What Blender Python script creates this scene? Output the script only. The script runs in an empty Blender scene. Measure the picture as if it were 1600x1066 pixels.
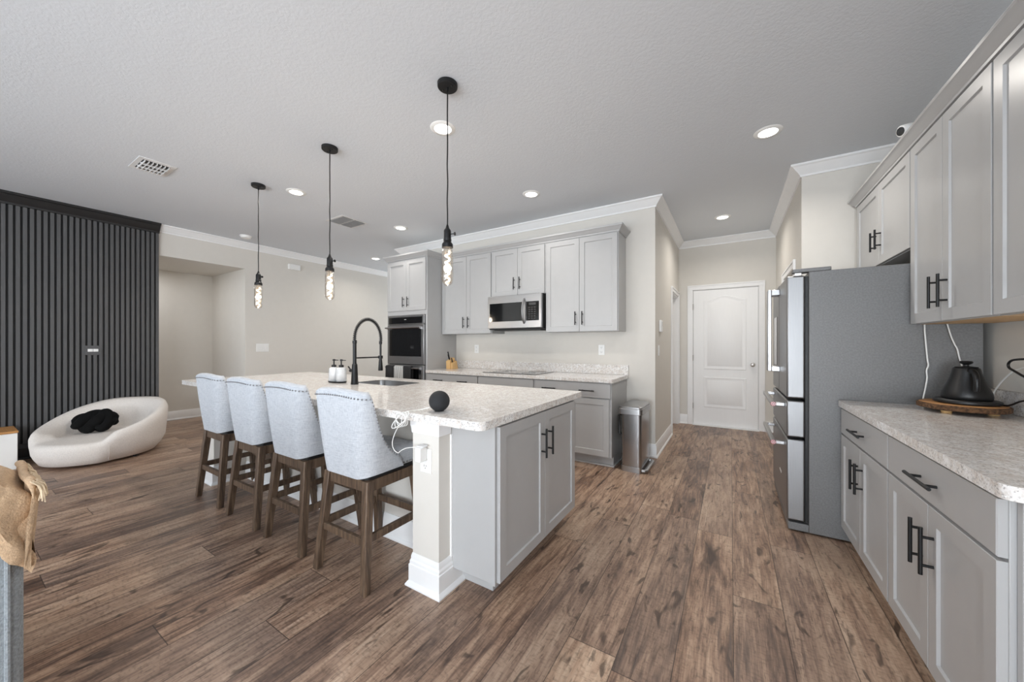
import bpy, bmesh, math, random
from mathutils import Vector, Matrix
random.seed(7)
S = bpy.context.scene
COL = S.collection
PI = math.pi

# ------------------------------------------------------------------ camera, world, daylight, exposure
cam = bpy.data.cameras.new('camera'); camo = bpy.data.objects.new('camera', cam); COL.objects.link(camo)
cam.sensor_fit = 'HORIZONTAL'; cam.sensor_width = 36.0
cam.lens = 36.0 * 556.2 / 1600
cam.shift_y = 5.6 / 1600
cam.clip_start = 0.05
camo.location = (0, 0, 1.27)
camo.rotation_euler = (PI / 2, 0, math.radians(31.56))
S.camera = camo
S.view_settings.view_transform = 'Standard'
S.view_settings.look = 'None'
S.view_settings.exposure = 0.0
S.view_settings.gamma = 1.0
S.view_settings.use_curve_mapping = False
try:
    S.cycles.use_denoising = True
    S.cycles.max_bounces = 10
    S.cycles.diffuse_bounces = 6
    S.cycles.sample_clamp_indirect = 6.0
    S.cycles.caustics_reflective = False
    S.cycles.caustics_refractive = False
except Exception:
    pass
W = bpy.data.worlds.new('sky'); S.world = W; W.use_nodes = True
wn = W.node_tree; wn.nodes.clear()
wo = wn.nodes.new('ShaderNodeOutputWorld'); wb = wn.nodes.new('ShaderNodeBackground')
wb.inputs[0].default_value = (0.80, 0.90, 1.0, 1); wb.inputs[1].default_value = 1.5
wn.links.new(wb.outputs[0], wo.inputs[0])

def area(name, loc, rot, sx, sy, power, col, spread=PI):
    l = bpy.data.lights.new(name, 'AREA'); l.shape = 'RECTANGLE'; l.size = sx; l.size_y = sy
    l.energy = power; l.color = col; l.spread = spread
    o = bpy.data.objects.new(name, l); COL.objects.link(o); o.location = loc; o.rotation_euler = rot
    return o
# daylight arriving through the three glazed openings of the rear wall, behind the camera
DAY = (0.86, 0.93, 1.0)
for wx, ww, pb in ((-5.2, 2.2, .16), (-2.6, 2.2, .36), (-0.2, 1.8, 1.0)):
    area('daylight', (wx, -4.62, 1.35), (PI / 2, 0, 0), ww - .1, 2.2, 14 * ww * (1.8 if wx > -1 else 1), DAY)
    # added lamps tilted up through the same openings to brighten the ceiling
    area('ceiling_fill', (wx, -4.75, .9), (math.radians(128), 0, 0), ww - .1, 1.6, 120 * ww * pb, DAY)
# added fill from an invented right wall window, brightens the island doors
area('daylight', (1.45, -2.2, 1.5), (0, PI / 2, 0), 1.3, 1.5, 140, DAY)
# added fill from an invented passage window, for far ceiling and left wall
area('daylight', (-5.7, 7.2, 1.5), (math.radians(-108), 0, 0), 1.0, 1.3, 26, DAY)
DOWN_POWER = 10.0
# added lamp, unseen above the header, brightens the dim alcove
area('alcove_fill', (-7.35, 1.7, 2.48), (0, 0, 0), .3, .3, 7.5, (.97, .98, 1))

# ------------------------------------------------------------------ mesh kit
class MB:
    def __init__(s): s.v = []; s.f = []
    def add(s, vs, fs):
        n = len(s.v); s.v += [tuple(p) for p in vs]; s.f += [tuple(i + n for i in f) for f in fs]; return s
    def box(s, x0, x1, y0, y1, z0, z1):
        vs = [(x, y, z) for x in (x0, x1) for y in (y0, y1) for z in (z0, z1)]
        return s.add(vs, [(0, 1, 3, 2), (4, 6, 7, 5), (0, 4, 5, 1), (2, 3, 7, 6), (0, 2, 6, 4), (1, 5, 7, 3)])
    def fbox(s, fr, u0, u1, v0, v1, w0, w1):
        vs = [fr(u, v, w) for u in (u0, u1) for v in (v0, v1) for w in (w0, w1)]
        return s.add(vs, [(0, 1, 3, 2), (4, 6, 7, 5), (0, 4, 5, 1), (2, 3, 7, 6), (0, 2, 6, 4), (1, 5, 7, 3)])
    def loop(s, rings, closed=True, caps=True, closed_u=False):
        n = len(rings[0]); vs = [p for r in rings for p in r]; fs = []
        m = len(rings)
        for i in range(m if closed_u else m - 1):
            j = (i + 1) % m
            for k in range(n if closed else n - 1):
                l = (k + 1) % n
                fs.append((i * n + k, i * n + l, j * n + l, j * n + k))
        if caps and not closed_u:
            fs.append(tuple(range(n))[::-1]); fs.append(tuple((m - 1) * n + k for k in range(n)))
        return s.add(vs, fs)
    def cyl(s, p0, p1, r, n=16, r2=None):
        return s.tube([p0, p1], r, n, r2=r2)
    def tube(s, pts, r, n=8, closed=False, r2=None, flat=1.0):
        pts = [Vector(p) for p in pts]; m = len(pts); rings = []
        prev = None
        for i, p in enumerate(pts):
            if closed: t = pts[(i + 1) % m] - pts[i - 1]
            else: t = pts[min(i + 1, m - 1)] - pts[max(i - 1, 0)]
            t = t.normalized()
            if prev is None:
                a = Vector((0, 0, 1)) if abs(t.z) < .9 else Vector((1, 0, 0))
                nrm = t.cross(a).normalized()
            else:
                nrm = (prev - t * prev.dot(t)).normalized()
            prev = nrm; b = t.cross(nrm)
            rr = r if not callable(r) else r(i / max(1, m - 1))
            if r2 is not None: rr = r + (r2 - r) * i / (m - 1)
            rings.append([p + nrm * (rr * math.cos(2 * PI * k / n)) + b * (rr * flat * math.sin(2 * PI * k / n)) for k in range(n)])
        return s.loop(rings, True, not closed, closed)
    def lathe(s, prof, c=(0, 0, 0), n=32, ax='z', sx=1, sy=1):
        rings = []
        for r, h in prof:
            ring = []
            for k in range(n):
                a = 2 * PI * k / n; p = (r * math.cos(a) * sx, r * math.sin(a) * sy, h)
                if ax == 'y': p = (p[0], h, p[1])
                if ax == 'x': p = (h, p[0], p[1])
                ring.append((p[0] + c[0], p[1] + c[1], p[2] + c[2]))
            rings.append(ring)
        return s.loop(rings)
    def sphere(s, c, r, n=12, sz=1.0):
        return s.lathe([(max(1e-4, r * math.sin(PI * i / n)), -r * sz * math.cos(PI * i / n)) for i in range(n + 1)], c, 2 * n)
    def prism(s, fr, poly, w0, w1):
        a = [fr(u, v, w0) for u, v in poly]; b = [fr(u, v, w1) for u, v in poly]
        return s.loop([a, b])
    def sweep(s, prof, path, closed=False):
        # profile (d, z) offset to the left of a plan path with mitred corners
        path = [Vector((p[0], p[1])) for p in path]; m = len(path); rings = []
        for i, p in enumerate(path):
            ds = []
            if closed or i > 0: ds.append((p - path[i - 1]).normalized())
            if closed or i < m - 1: ds.append((path[(i + 1) % m] - p).normalized())
            ns = [Vector((-d.y, d.x)) for d in ds]
            if len(ns) == 2:
                n = ns[0] + ns[1]; n = n / max(.2, n.dot(ns[0]))
            else: n = ns[0]
            rings.append([(p.x + n.x * d, p.y + n.y * d, z) for d, z in prof])
        return s.loop(rings, True, not closed, closed)
    def build(s, name, m, parent=None, bevel=0, seg=2, smooth=30, root=None, sub=0):
        rt = root or parent
        off = Vector((0, 0, 0))
        q = rt
        while q is not None:
            off += q.location; q = q.parent
        me = bpy.data.meshes.new(name)
        me.from_pydata([Vector(p) - off for p in s.v], [], s.f)
        b = bmesh.new(); b.from_mesh(me)
        bmesh.ops.recalc_face_normals(b, faces=b.faces); b.to_mesh(me); b.free()
        return link(name, me, m, parent, bevel, seg, smooth, sub)

def link(name, me, m, parent=None, bevel=0, seg=2, smooth=30, sub=0):
    me.materials.clear(); me.materials.append(m)
    o = bpy.data.objects.new(name, me); COL.objects.link(o)
    if parent: o.parent = parent
    if smooth:
        for p in me.polygons: p.use_smooth = True
        me.set_sharp_from_angle(angle=math.radians(smooth))
    if sub:
        md = o.modifiers.new('subdivision', 'SUBSURF'); md.levels = sub; md.render_levels = sub
    if bevel:
        md = o.modifiers.new('bevel', 'BEVEL'); md.width = bevel; md.segments = seg
        md.limit_method = 'ANGLE'; md.angle_limit = math.radians(40)
        md.harden_normals = False
    return o

def frame(o, u, v, w):
    o, u, v, w = Vector(o), Vector(u), Vector(v), Vector(w)
    return lambda a, b, c: o + u * a + v * b + w * c
# a face looking towards -y: u = world x, v = world z, w = distance in front of plane y
def face_s(y): return frame((0, y, 0), (1, 0, 0), (0, 0, 1), (0, -1, 0))
def face_e(x): return frame((x, 0, 0), (0, 1, 0), (0, 0, 1), (1, 0, 0))
def face_w(x): return frame((x, 0, 0), (0, 1, 0), (0, 0, 1), (-1, 0, 0))

def tag(o, label=None, cat=None, group=None, kind=None):
    if label: o['label'] = label
    if cat: o['category'] = cat
    if group: o['group'] = group
    if kind: o['kind'] = kind
    return o
def thing(name, loc, label, cat, group=None):
    o = bpy.data.objects.new(name, None); COL.objects.link(o); o.location = loc
    o.empty_display_size = .1
    return tag(o, label, cat, group)
def copy_tree(o, parent=None):
    c = o.copy(); COL.objects.link(c)
    if parent: c.parent = parent
    for ch in list(o.children): copy_tree(ch, c)
    return c
def struct(name, mb, m, parent=None, **k):
    o = mb.build(name, m, parent, **k)
    if parent is None: o['kind'] = 'structure'
    return o

# ------------------------------------------------------------------ materials
def srgb(r, g, b):
    f = lambda c: (c / 255 / 12.92) if c / 255 <= .04045 else ((c / 255 + .055) / 1.055) ** 2.4
    return (f(r), f(g), f(b), 1)
class NT:
    def __init__(s, name):
        s.m = bpy.data.materials.new(name); s.m.use_nodes = True; s.t = s.m.node_tree
        s.p = s.t.nodes['Principled BSDF']; s.out = s.t.nodes['Material Output']
    def n(s, kind, **k):
        nd = s.t.nodes.new(kind)
        for a, b in k.items(): setattr(nd, a, b)
        return nd
    def l(s, a, b): s.t.links.new(a, b)
    def math(s, op, a, b=None, c=None):
        nd = s.n('ShaderNodeMath', operation=op)
        for i, q in enumerate((a, b, c)):
            if q is None: continue
            if isinstance(q, (int, float)): nd.inputs[i].default_value = q
            else: s.l(q, nd.inputs[i])
        return nd.outputs[0]
    def coords(s, scale=(1, 1, 1)):
        tc = s.n('ShaderNodeTexCoord'); mp = s.n('ShaderNodeMapping'); mp.inputs['Scale'].default_value = scale
        s.l(tc.outputs['Object'], mp.inputs[0]); return mp.outputs[0]
    def noise(s, vec, scale, detail=3, rough=.5, dist=0):
        nd = s.n('ShaderNodeTexNoise'); s.l(vec, nd.inputs['Vector']); nd.inputs['Scale'].default_value = scale
        nd.inputs['Detail'].default_value = detail; nd.inputs['Roughness'].default_value = rough
        nd.inputs['Distortion'].default_value = dist; return nd.outputs['Fac']
    def ramp(s, fac, stops):
        nd = s.n('ShaderNodeValToRGB'); e = nd.color_ramp.elements
        while len(e) > 1: e.remove(e[-1])
        e[0].position = stops[0][0]; e[0].color = stops[0][1]
        for p, c in stops[1:]:
            q = e.new(p); q.color = c
        s.l(fac, nd.inputs[0]); return nd.outputs[0]
    def mix(s, fac, a, b, mode='MIX'):
        nd = s.n('ShaderNodeMix', data_type='RGBA', blend_type=mode)
        if isinstance(fac, (int, float)): nd.inputs[0].default_value = fac
        else: s.l(fac, nd.inputs[0])
        for i, q in ((6, a), (7, b)):
            if isinstance(q, tuple): nd.inputs[i].default_value = q
            else: s.l(q, nd.inputs[i])
        return nd.outputs[2]
    def bump(s, h, strength, dist=.01):
        nd = s.n('ShaderNodeBump'); nd.inputs['Strength'].default_value = strength; nd.inputs['Distance'].default_value = dist
        s.l(h, nd.inputs['Height']); s.l(nd.outputs[0], s.p.inputs['Normal'])
def plain(name, col, rough=.5, metal=0, var=.03, scale=12, bump=0, bscale=200, stretch=(1, 1, 1), coat=0, spec=.5):
    t = NT(name); v = t.coords(stretch)
    nz = t.noise(v, scale)
    lo = tuple(c * (1 - var) for c in col[:3]) + (1,); hi = tuple(min(1, c * (1 + var)) for c in col[:3]) + (1,)
    t.l(t.ramp(nz, [(.3, lo), (.7, hi)]), t.p.inputs['Base Color'])
    t.p.inputs['Roughness'].default_value = rough; t.p.inputs['Metallic'].default_value = metal
    t.p.inputs['Specular IOR Level'].default_value = spec
    if coat: t.p.inputs['Coat Weight'].default_value = coat
    if bump: t.bump(t.noise(v, bscale, 2), bump, .002)
    return t.m
def emit(name, col, strength):
    t = NT(name); t.p.inputs['Base Color'].default_value = (1, 1, 1, 1)
    t.p.inputs['Emission Color'].default_value = col; t.p.inputs['Emission Strength'].default_value = strength
    return t.m

M = {}
M['wall'] = plain('wall_paint', srgb(217, 213, 206), .75, var=.01, bump=.12, bscale=160)
M['white'] = plain('white_trim_paint', srgb(238, 238, 238), .4, var=.01)
M['door'] = plain('white_door_paint', srgb(240, 240, 240), .45, var=.01, bump=.08, bscale=90, stretch=(6, 6, .5))
M['cab'] = plain('grey_cabinet_paint', srgb(179, 179, 179), .32, var=.012)
M['black'] = plain('black_metal', srgb(26, 26, 27), .42, metal=.3, var=.1)
M['blackplastic'] = plain('black_plastic', srgb(22, 22, 23), .45, var=.1)
M['slat'] = plain('charcoal_slats', srgb(84, 84, 85), .5, var=.06, bump=.08, bscale=60, stretch=(4, 4, .4))
M['slatback'] = plain('charcoal_backing', srgb(26, 26, 27), .6, var=.06)
M['slattrim'] = plain('black_crown_paint', srgb(36, 36, 37), .4, var=.06)
M['nail'] = plain('aged_nailheads', (.30, .30, .31, 1), .35, .9, var=.05)
M['chrome'] = plain('chrome', (.8, .8, .8, 1), .12, 1, var=.02)
M['nickel'] = plain('satin_nickel', (.62, .61, .6, 1), .28, 1, var=.03)
M['whiteplastic'] = plain('white_plastic', srgb(240, 240, 238), .35, var=.01)
M['cord'] = plain('white_cord', srgb(235, 235, 232), .5, var=.01)
M['blackglass'] = plain('black_glass', srgb(12, 12, 13), .06, var=.05, coat=.5)
M['boucle'] = plain('cream_boucle', srgb(226, 219, 212), .95, var=.06, scale=90, bump=.9, bscale=140)
M['knot'] = plain('black_knit', srgb(13, 13, 13), .95, var=.2, bump=.5, bscale=260, spec=.2)
M['sofa'] = plain('blue_grey_chenille', srgb(140, 146, 150), .95, var=.22, scale=180, bump=.8, bscale=220)
M['throw'] = plain('tan_throw', srgb(182, 154, 124), .95, var=.16, scale=110, bump=1, bscale=260)
M['cream'] = plain('cream_fringe', srgb(212, 192, 164), .95, var=.12, scale=60, bump=.6, bscale=160)
M['oak'] = plain('oak_top', srgb(190, 138, 82), .5, var=.14, scale=9, stretch=(1, 12, 12))
M['blockwood'] = plain('beech_block', srgb(214, 176, 122), .5, var=.08, scale=10, stretch=(12, 12, 1))
M['cabwood'] = plain('raw_cabinet_underside', srgb(206, 172, 128), .6, var=.08, scale=6, stretch=(10, 1, 1))
M['bark'] = plain('bark_edge', srgb(92, 66, 44), .9, var=.7, scale=90, bump=1, bscale=90)
M['tray'] = plain('wood_slice', srgb(182, 132, 82), .55, var=.18, scale=14, stretch=(1, 6, 1))
M['kettle'] = plain('matte_black_steel', srgb(24, 24, 25), .38, metal=.2, var=.06)
M['speaker'] = plain('black_mesh_cloth', srgb(34, 35, 37), .8, var=.15, scale=300, bump=.4, bscale=400)
M['grille'] = plain('vent_paint', srgb(222, 222, 222), .5, var=.01)
M['ventdark'] = plain('vent_cavity', srgb(70, 70, 70), .8, var=.05)  # shade inside the vent as a sheet colour; also grey for buttons
M['ventlight'] = plain('vent_cavity_grey', srgb(140, 140, 140), .8, var=.05)  # paler copy of the vent's inner shade, put into the sheet colour
M['red'] = plain('red_badge', srgb(168, 30, 60), .35, var=.05)
M['towel_black'] = plain('black_towel', srgb(40, 40, 42), .95, var=.15, bump=.6, bscale=300)
M['shadowgap'] = plain('shaded_toe_kick', srgb(120, 120, 121), .6, var=.03)  # cabinet grey darkened, the shade of the recess put into the colour
M['soapglass'] = plain('frosted_ribbed_glass', srgb(222, 224, 226), .25, var=.05, scale=60, coat=.3)
M['filament'] = emit('glowing_filament', (1.0, .74, .44, 1), 4.5)
M['lens'] = emit('downlight_lens', (1, .98, .95, 1), 9)

def m_ceiling():
    t = NT('knockdown_ceiling'); v = t.coords((1, 1, 1))
    t.p.inputs['Base Color'].default_value = srgb(214, 218, 223); t.p.inputs['Roughness'].default_value = .85
    n1 = t.noise(v, 55, 4, .55, .6); h = t.ramp(n1, [(.42, (0, 0, 0, 1)), (.58, (1, 1, 1, 1))])
    t.bump(h, .16, .004)
    return t.m
M['ceiling'] = m_ceiling()

def m_floor():
    t = NT('vinyl_plank_floor')
    tc = t.n('ShaderNodeTexCoord'); sp = t.n('ShaderNodeSeparateXYZ'); t.l(tc.outputs['Object'], sp.inputs[0])
    X, Y = sp.outputs[0], sp.outputs[1]
    rowf = t.math('DIVIDE', t.math('SUBTRACT', X, .01), .2035)
    row = t.math('FLOOR', rowf); fx = t.math('FRACT', rowf)
    wn1 = t.n('ShaderNodeTexWhiteNoise', noise_dimensions='1D'); t.l(row, wn1.inputs['W'])
    colf = t.math('DIVIDE', t.math('ADD', Y, t.math('MULTIPLY', wn1.outputs[0], 1.5)), 1.5)
    idn = t.math('FLOOR', colf); fy = t.math('FRACT', colf)
    cmb = t.n('ShaderNodeCombineXYZ'); t.l(row, cmb.inputs[0]); t.l(idn, cmb.inputs[1])
    wn2 = t.n('ShaderNodeTexWhiteNoise', noise_dimensions='2D'); t.l(cmb.outputs[0], wn2.inputs['Vector'])
    rnd = wn2.outputs[0]
    def gv(sx, sy, k):
        c = t.n('ShaderNodeCombineXYZ')
        t.l(t.math('MULTIPLY', X, sx), c.inputs[0]); t.l(t.math('MULTIPLY', Y, sy), c.inputs[1])
        t.l(t.math('MULTIPLY', rnd, k), c.inputs[2]); return c.outputs[0]
    g1 = t.noise(gv(16, 1.6, 40), 1.6, 6, .62, .9)
    g2 = t.noise(gv(70, 3.2, 90), 1.3, 4, .6, .3)
    g3 = t.noise(gv(5, 1.6, 70), 1.0, 3, .5, .6)
    mixv = t.math('ADD', t.math('MULTIPLY', g1, .50), t.math('ADD', t.math('MULTIPLY', g2, .28), t.math('MULTIPLY', g3, .34)))
    mixv = t.math('ADD', t.math('MULTIPLY', t.math('SUBTRACT', mixv, .56), 1.35), .56)
    mixv = t.math('ADD', mixv, t.math('MULTIPLY', t.math('SUBTRACT', rnd, .5), .16))
    c = t.ramp(mixv, [(.32, srgb(68, 52, 43)), (.44, srgb(114, 89, 74)), (.54, srgb(154, 124, 103)), (.64, srgb(182, 152, 128)), (.8, srgb(202, 175, 151))])
    # each plank leans a little redder or greyer
    wn3 = t.n('ShaderNodeTexWhiteNoise', noise_dimensions='3D')
    c3 = t.n('ShaderNodeCombineXYZ'); t.l(idn, c3.inputs[0]); t.l(row, c3.inputs[1]); c3.inputs[2].default_value = 5.3
    t.l(c3.outputs[0], wn3.inputs['Vector'])
    c = t.mix(t.math('MULTIPLY', wn3.outputs[0], .38), c, t.mix(.75, c, srgb(128, 118, 112), 'MIX'))
    # knots and dark weathering marks
    k1 = t.noise(gv(9, 3.0, 33), 1.35, 2, .5, 1.4)
    km = t.ramp(k1, [(.625, (0, 0, 0, 1)), (.70, (1, 1, 1, 1))])
    k2 = t.noise(gv(28, 3.0, 11), 1.2, 4, .6, .8)
    km2 = t.ramp(k2, [(.56, (0, 0, 0, 1)), (.72, (.9, .9, .9, 1))])
    c = t.mix(t.math('MULTIPLY', km, .72), c, srgb(52, 40, 34))
    c = t.mix(t.math('MULTIPLY', km2, .5), c, srgb(66, 50, 42))
    # fine saw marks across the grain and small specks along it
    g4 = t.noise(gv(46, 95, 21), 1.0, 2, .5, .2)
    c = t.mix(t.ramp(g4, [(.50, (0, 0, 0, 1)), (.70, (.34, .34, .34, 1))]), c, srgb(74, 58, 49))
    g5 = t.noise(gv(110, 14, 57), 1.0, 3, .6, .2)
    c = t.mix(t.ramp(g5, [(.56, (0, 0, 0, 1)), (.70, (.55, .55, .55, 1))]), c, srgb(60, 46, 39))
    # joints between the planks
    e1 = t.math('MINIMUM', fx, t.math('SUBTRACT', 1, fx)); j1 = t.math('LESS_THAN', e1, .009)
    e2 = t.math('MINIMUM', fy, t.math('SUBTRACT', 1, fy)); j2 = t.math('LESS_THAN', e2, .0013)
    j = t.math('MAXIMUM', j1, j2)
    c = t.mix(t.math('MULTIPLY', j, .72), c, srgb(46, 36, 31))
    t.l(c, t.p.inputs['Base Color'])
    t.l(t.ramp(g2, [(.3, (.30, .30, .30, 1)), (.7, (.46, .46, .46, 1))]), t.p.inputs['Roughness'])
    t.p.inputs['Specular IOR Level'].default_value = .42
    hh = t.math('SUBTRACT', t.math('MULTIPLY', g2, .35), j)
    t.bump(hh, .22, .003)
    return t.m
M['floor'] = m_floor()

def m_granite(name, base, tan, dark, white, stretch=(1, 1, 1)):
    t = NT(name); v = t.coords(stretch)
    a = t.noise(v, 34, 5, .7, .5); b = t.noise(v, 120, 4, .65); c_ = t.noise(v, 150, 3, .55); d = t.noise(v, 9, 3, .5); e = t.noise(v, 60, 3, .6)
    c = t.ramp(a, [(.36, tan), (.50, base), (.62, white)])
    c = t.mix(t.ramp(d, [(.42, (0, 0, 0, 1)), (.66, (.35, .35, .35, 1))]), c, tan)
    c = t.mix(t.ramp(e, [(.56, (0, 0, 0, 1)), (.68, (.55, .55, .55, 1))]), c, white)
    c = t.mix(t.ramp(b, [(.54, (0, 0, 0, 1)), (.63, (.85, .85, .85, 1))]), c, dark)
    c = t.mix(t.ramp(c_, [(.58, (0, 0, 0, 1)), (.66, (.8, .8, .8, 1))]), c, white)
    t.l(c, t.p.inputs['Base Color']); t.p.inputs['Roughness'].default_value = .15
    t.p.inputs['Specular IOR Level'].default_value = .5
    return t.m
M['granite'] = m_granite('speckled_stone', srgb(226, 223, 219), srgb(213, 203, 195), srgb(158, 153, 150), srgb(244, 243, 242))

def m_steel(name, col, rough, stretch, amt=.12):
    t = NT(name); v = t.coords(stretch); n = t.noise(v, 8, 4, .6)
    lo = tuple(c * .94 for c in col) + (1,); hi = tuple(min(1, c * 1.04) for c in col) + (1,)
    t.l(t.ramp(n, [(.3, lo), (.7, hi)]), t.p.inputs['Base Color'])
    t.p.inputs['Metallic'].default_value = 1
    r = t.math('ADD', t.math('MULTIPLY', n, amt), rough - amt / 2); t.l(r, t.p.inputs['Roughness'])
    return t.m
M['steel'] = m_steel('brushed_steel', (.43, .43, .435), .32, (1, 1, 60))
M['steelv'] = m_steel('brushed_steel_upright', (.31, .31, .315), .42, (60, 60, 1))
def m_side():
    t = NT('textured_grey_fridge_side'); v = t.coords(); n = t.noise(v, 420, 2)
    t.l(t.ramp(t.noise(v, 110, 3), [(.3, srgb(112, 112, 112)), (.7, srgb(126, 126, 126))]), t.p.inputs['Base Color'])
    t.p.inputs['Roughness'].default_value = .42; t.p.inputs['Metallic'].default_value = .2; t.bump(n, .28, .002); return t.m
M['fridgeside'] = m_side()
M['canSteel'] = m_steel('trash_can_steel', (.40, .40, .405), .24, (60, 60, 1), .1)
def m_linen():
    t = NT('pale_linen'); 
    a = t.noise(t.coords((1, 1, 14)), 26, 3, .6); b = t.noise(t.coords((14, 14, 1)), 26, 3, .6)
    w = t.math('MULTIPLY', t.math('ADD', a, b), .5)
    t.l(t.ramp(w, [(.36, srgb(168, 172, 179)), (.5, srgb(190, 194, 200)), (.64, srgb(205, 208, 212))]), t.p.inputs['Base Color'])  # pale cloth with the slight blue of cool daylight put into it
    t.p.inputs['Roughness'].default_value = .9; t.p.inputs['Specular IOR Level'].default_value = .2
    t.bump(w, .35, .002); return t.m
M['linen'] = m_linen()
def m_stoolwood():
    t = NT('weathered_brown_wood'); v = t.coords((9, 9, .9)); n = t.noise(v, 6, 5, .6, .4)
    t.l(t.ramp(n, [(.3, srgb(62, 48, 38)), (.5, srgb(92, 74, 59)), (.7, srgb(120, 99, 80))]), t.p.inputs['Base Color'])
    t.p.inputs['Roughness'].default_value = .5; t.bump(n, .2, .002); return t.m
M['stoolwood'] = m_stoolwood()
def m_glass():
    t = NT('clear_bulb_glass'); t.t.nodes.remove(t.p)
    a = t.n('ShaderNodeBsdfTransparent'); a.inputs[0].default_value = (1, .94, .87, 1)
    g = t.n('ShaderNodeBsdfGlossy'); g.inputs['Roughness'].default_value = .05
    f = t.n('ShaderNodeLayerWeight'); f.inputs[0].default_value = .45
    v = t.noise(t.coords(), 30); fac = t.math('ADD', t.math('MULTIPLY', f.outputs['Facing'], .8), t.math('MULTIPLY', v, .04))
    mx = t.n('ShaderNodeMixShader'); t.l(fac, mx.inputs[0]); t.l(a.outputs[0], mx.inputs[1]); t.l(g.outputs[0], mx.inputs[2])
    t.l(mx.outputs[0], t.out.inputs[0]); return t.m
M['bulbglass'] = m_glass()
def m_pane():
    t = NT('window_glass'); t.t.nodes.remove(t.p)
    a = t.n('ShaderNodeBsdfTransparent'); g = t.n('ShaderNodeBsdfGlossy'); g.inputs['Roughness'].default_value = .02
    mx = t.n('ShaderNodeMixShader'); v = t.noise(t.coords(), 3); t.l(t.math('ADD', t.math('MULTIPLY', v, .02), .05), mx.inputs[0])
    t.l(a.outputs[0], mx.inputs[1]); t.l(g.outputs[0], mx.inputs[2]); t.l(mx.outputs[0], t.out.inputs[0]); return t.m
M['pane'] = m_pane()
def m_stripe():
    t = NT('striped_towel'); v = t.coords(); w = t.n('ShaderNodeTexWave', wave_type='BANDS', bands_direction='X')
    t.l(v, w.inputs['Vector']); w.inputs['Scale'].default_value = 16; w.inputs['Distortion'].default_value = .3
    t.l(t.ramp(w.outputs['Fac'], [(.35, srgb(95, 97, 100)), (.5, srgb(226, 226, 224))]), t.p.inputs['Base Color'])
    t.p.inputs['Roughness'].default_value = .95; return t.m
M['stripe'] = m_stripe()

# ------------------------------------------------------------------ key planes of the place (metres)
ZC = 2.915                       # ceiling
XL, XR, YK, YH, YE = -6.70, 1.24, 4.25, 4.20, 6.35
XHL, XHR = -0.722, 0.558         # hall side walls
YREAR = -4.4

# ------------------------------------------------------------------ the setting
struct('floor', MB().box(-8.3, 1.6, -4.6, 7.2, -.08, 0), M['floor'], smooth=0)
struct('ceiling', MB().box(-8.3, 1.6, -4.6, 7.2, ZC, ZC + .1), M['ceiling'], smooth=0)
struct('wall_left', MB().box(XL - .14, XL, -4.4, 1.50, 0, ZC).box(XL - .14, XL, 1.50, 2.65, 2.50, ZC).box(XL - .14, XL, 2.65, 7.1, 0, ZC), M['wall'], smooth=0)
struct('wall_alcove', MB().box(-8.14, -8.0, .8, 2.79, 0, 2.5).box(-8.0, XL - .14, 2.65, 2.79, 0, 2.5).box(-8.0, XL - .14, .66, .8, 0, 2.5)
       .box(-8.14, XL - .14, .66, 2.79, 2.5, 2.6), M['wall'], smooth=0)
struct('wall_kitchen', MB().box(-4.85, XHL, YK, YK + .12, 0, ZC), M['wall'], smooth=0)
struct('wall_passage', MB().box(-4.85, -4.73, YK + .12, 7.0, 0, ZC).box(XL, -6.25, 7.0, 7.12, 0, ZC).box(-5.15, -4.73, 7.0, 7.12, 0, ZC).box(-6.25, -5.15, 7.0, 7.12, 0, .8).box(-6.25, -5.15, 7.0, 7.12, 2.2, ZC), M['wall'], smooth=0)
wf = struct('window_5', MB().box(-6.25, -6.19, 7.03, 7.09, .8, 2.2).box(-5.21, -5.15, 7.03, 7.09, .8, 2.2).box(-6.19, -5.21, 7.03, 7.09, .8, .86).box(-6.19, -5.21, 7.03, 7.09, 2.14, 2.2), M['white'], smooth=0)  # added window, unseen, made up as a source for the far ceiling
MB().box(-6.19, -5.21, 7.055, 7.065, .86, 2.14).build('pane', M['pane'], wf, smooth=0)
# hall left wall with its doorway
D2A, D2B, D2H = 5.545, 6.262, 2.04
struct('wall_hall_left', MB().box(XHL - .12, XHL, YK + .12, D2A, 0, ZC).box(XHL - .12, XHL, D2A, D2B, D2H, ZC).box(XHL - .12, XHL, D2B, YE + .12, 0, ZC), M['wall'], smooth=0)
DX0, DX1, DH = -.507, .346, 2.125
struct('wall_hall_end', MB().box(XHL, DX0 - .012, YE, YE + .12, 0, ZC).box(DX0 - .012, DX1 + .012, YE, YE + .12, DH + .01, ZC).box(DX1 + .012, XHR + .12, YE, YE + .12, 0, ZC), M['wall'], smooth=0)
struct('wall_hall_right', MB().box(XHR, XHR + .12, YH + .12, 4.62, 0, ZC).box(XHR, XHR + .12, 4.62, 5.42, 2.06, ZC).box(XHR, XHR + .12, 5.42, YE, 0, ZC), M['wall'], smooth=0)
struct('wall_fridge', MB().box(XHR, XR + .12, YH, YH + .12, 0, ZC), M['wall'], smooth=0)
struct('wall_right', MB().box(XR, XR + .12, -4.4, -2.95, 0, ZC).box(XR, XR + .12, -2.95, -1.45, 0, .75).box(XR, XR + .12, -2.95, -1.45, 2.25, ZC).box(XR, XR + .12, -1.45, YH, 0, ZC), M['wall'], smooth=0)
wr = MB(); opens = [(-6.3, -4.1), (-3.7, -1.5), (-1.1, .7)]
xs = [-6.84] + [q for o in opens for q in o] + [XR + .12]
for i in range(0, len(xs), 2): wr.box(xs[i], xs[i + 1], YREAR - .14, YREAR, 0, ZC)
for a, b in opens: wr.box(a, b, YREAR - .14, YREAR, 2.45, ZC)
struct('wall_rear', wr, M['wall'], smooth=0)
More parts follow.
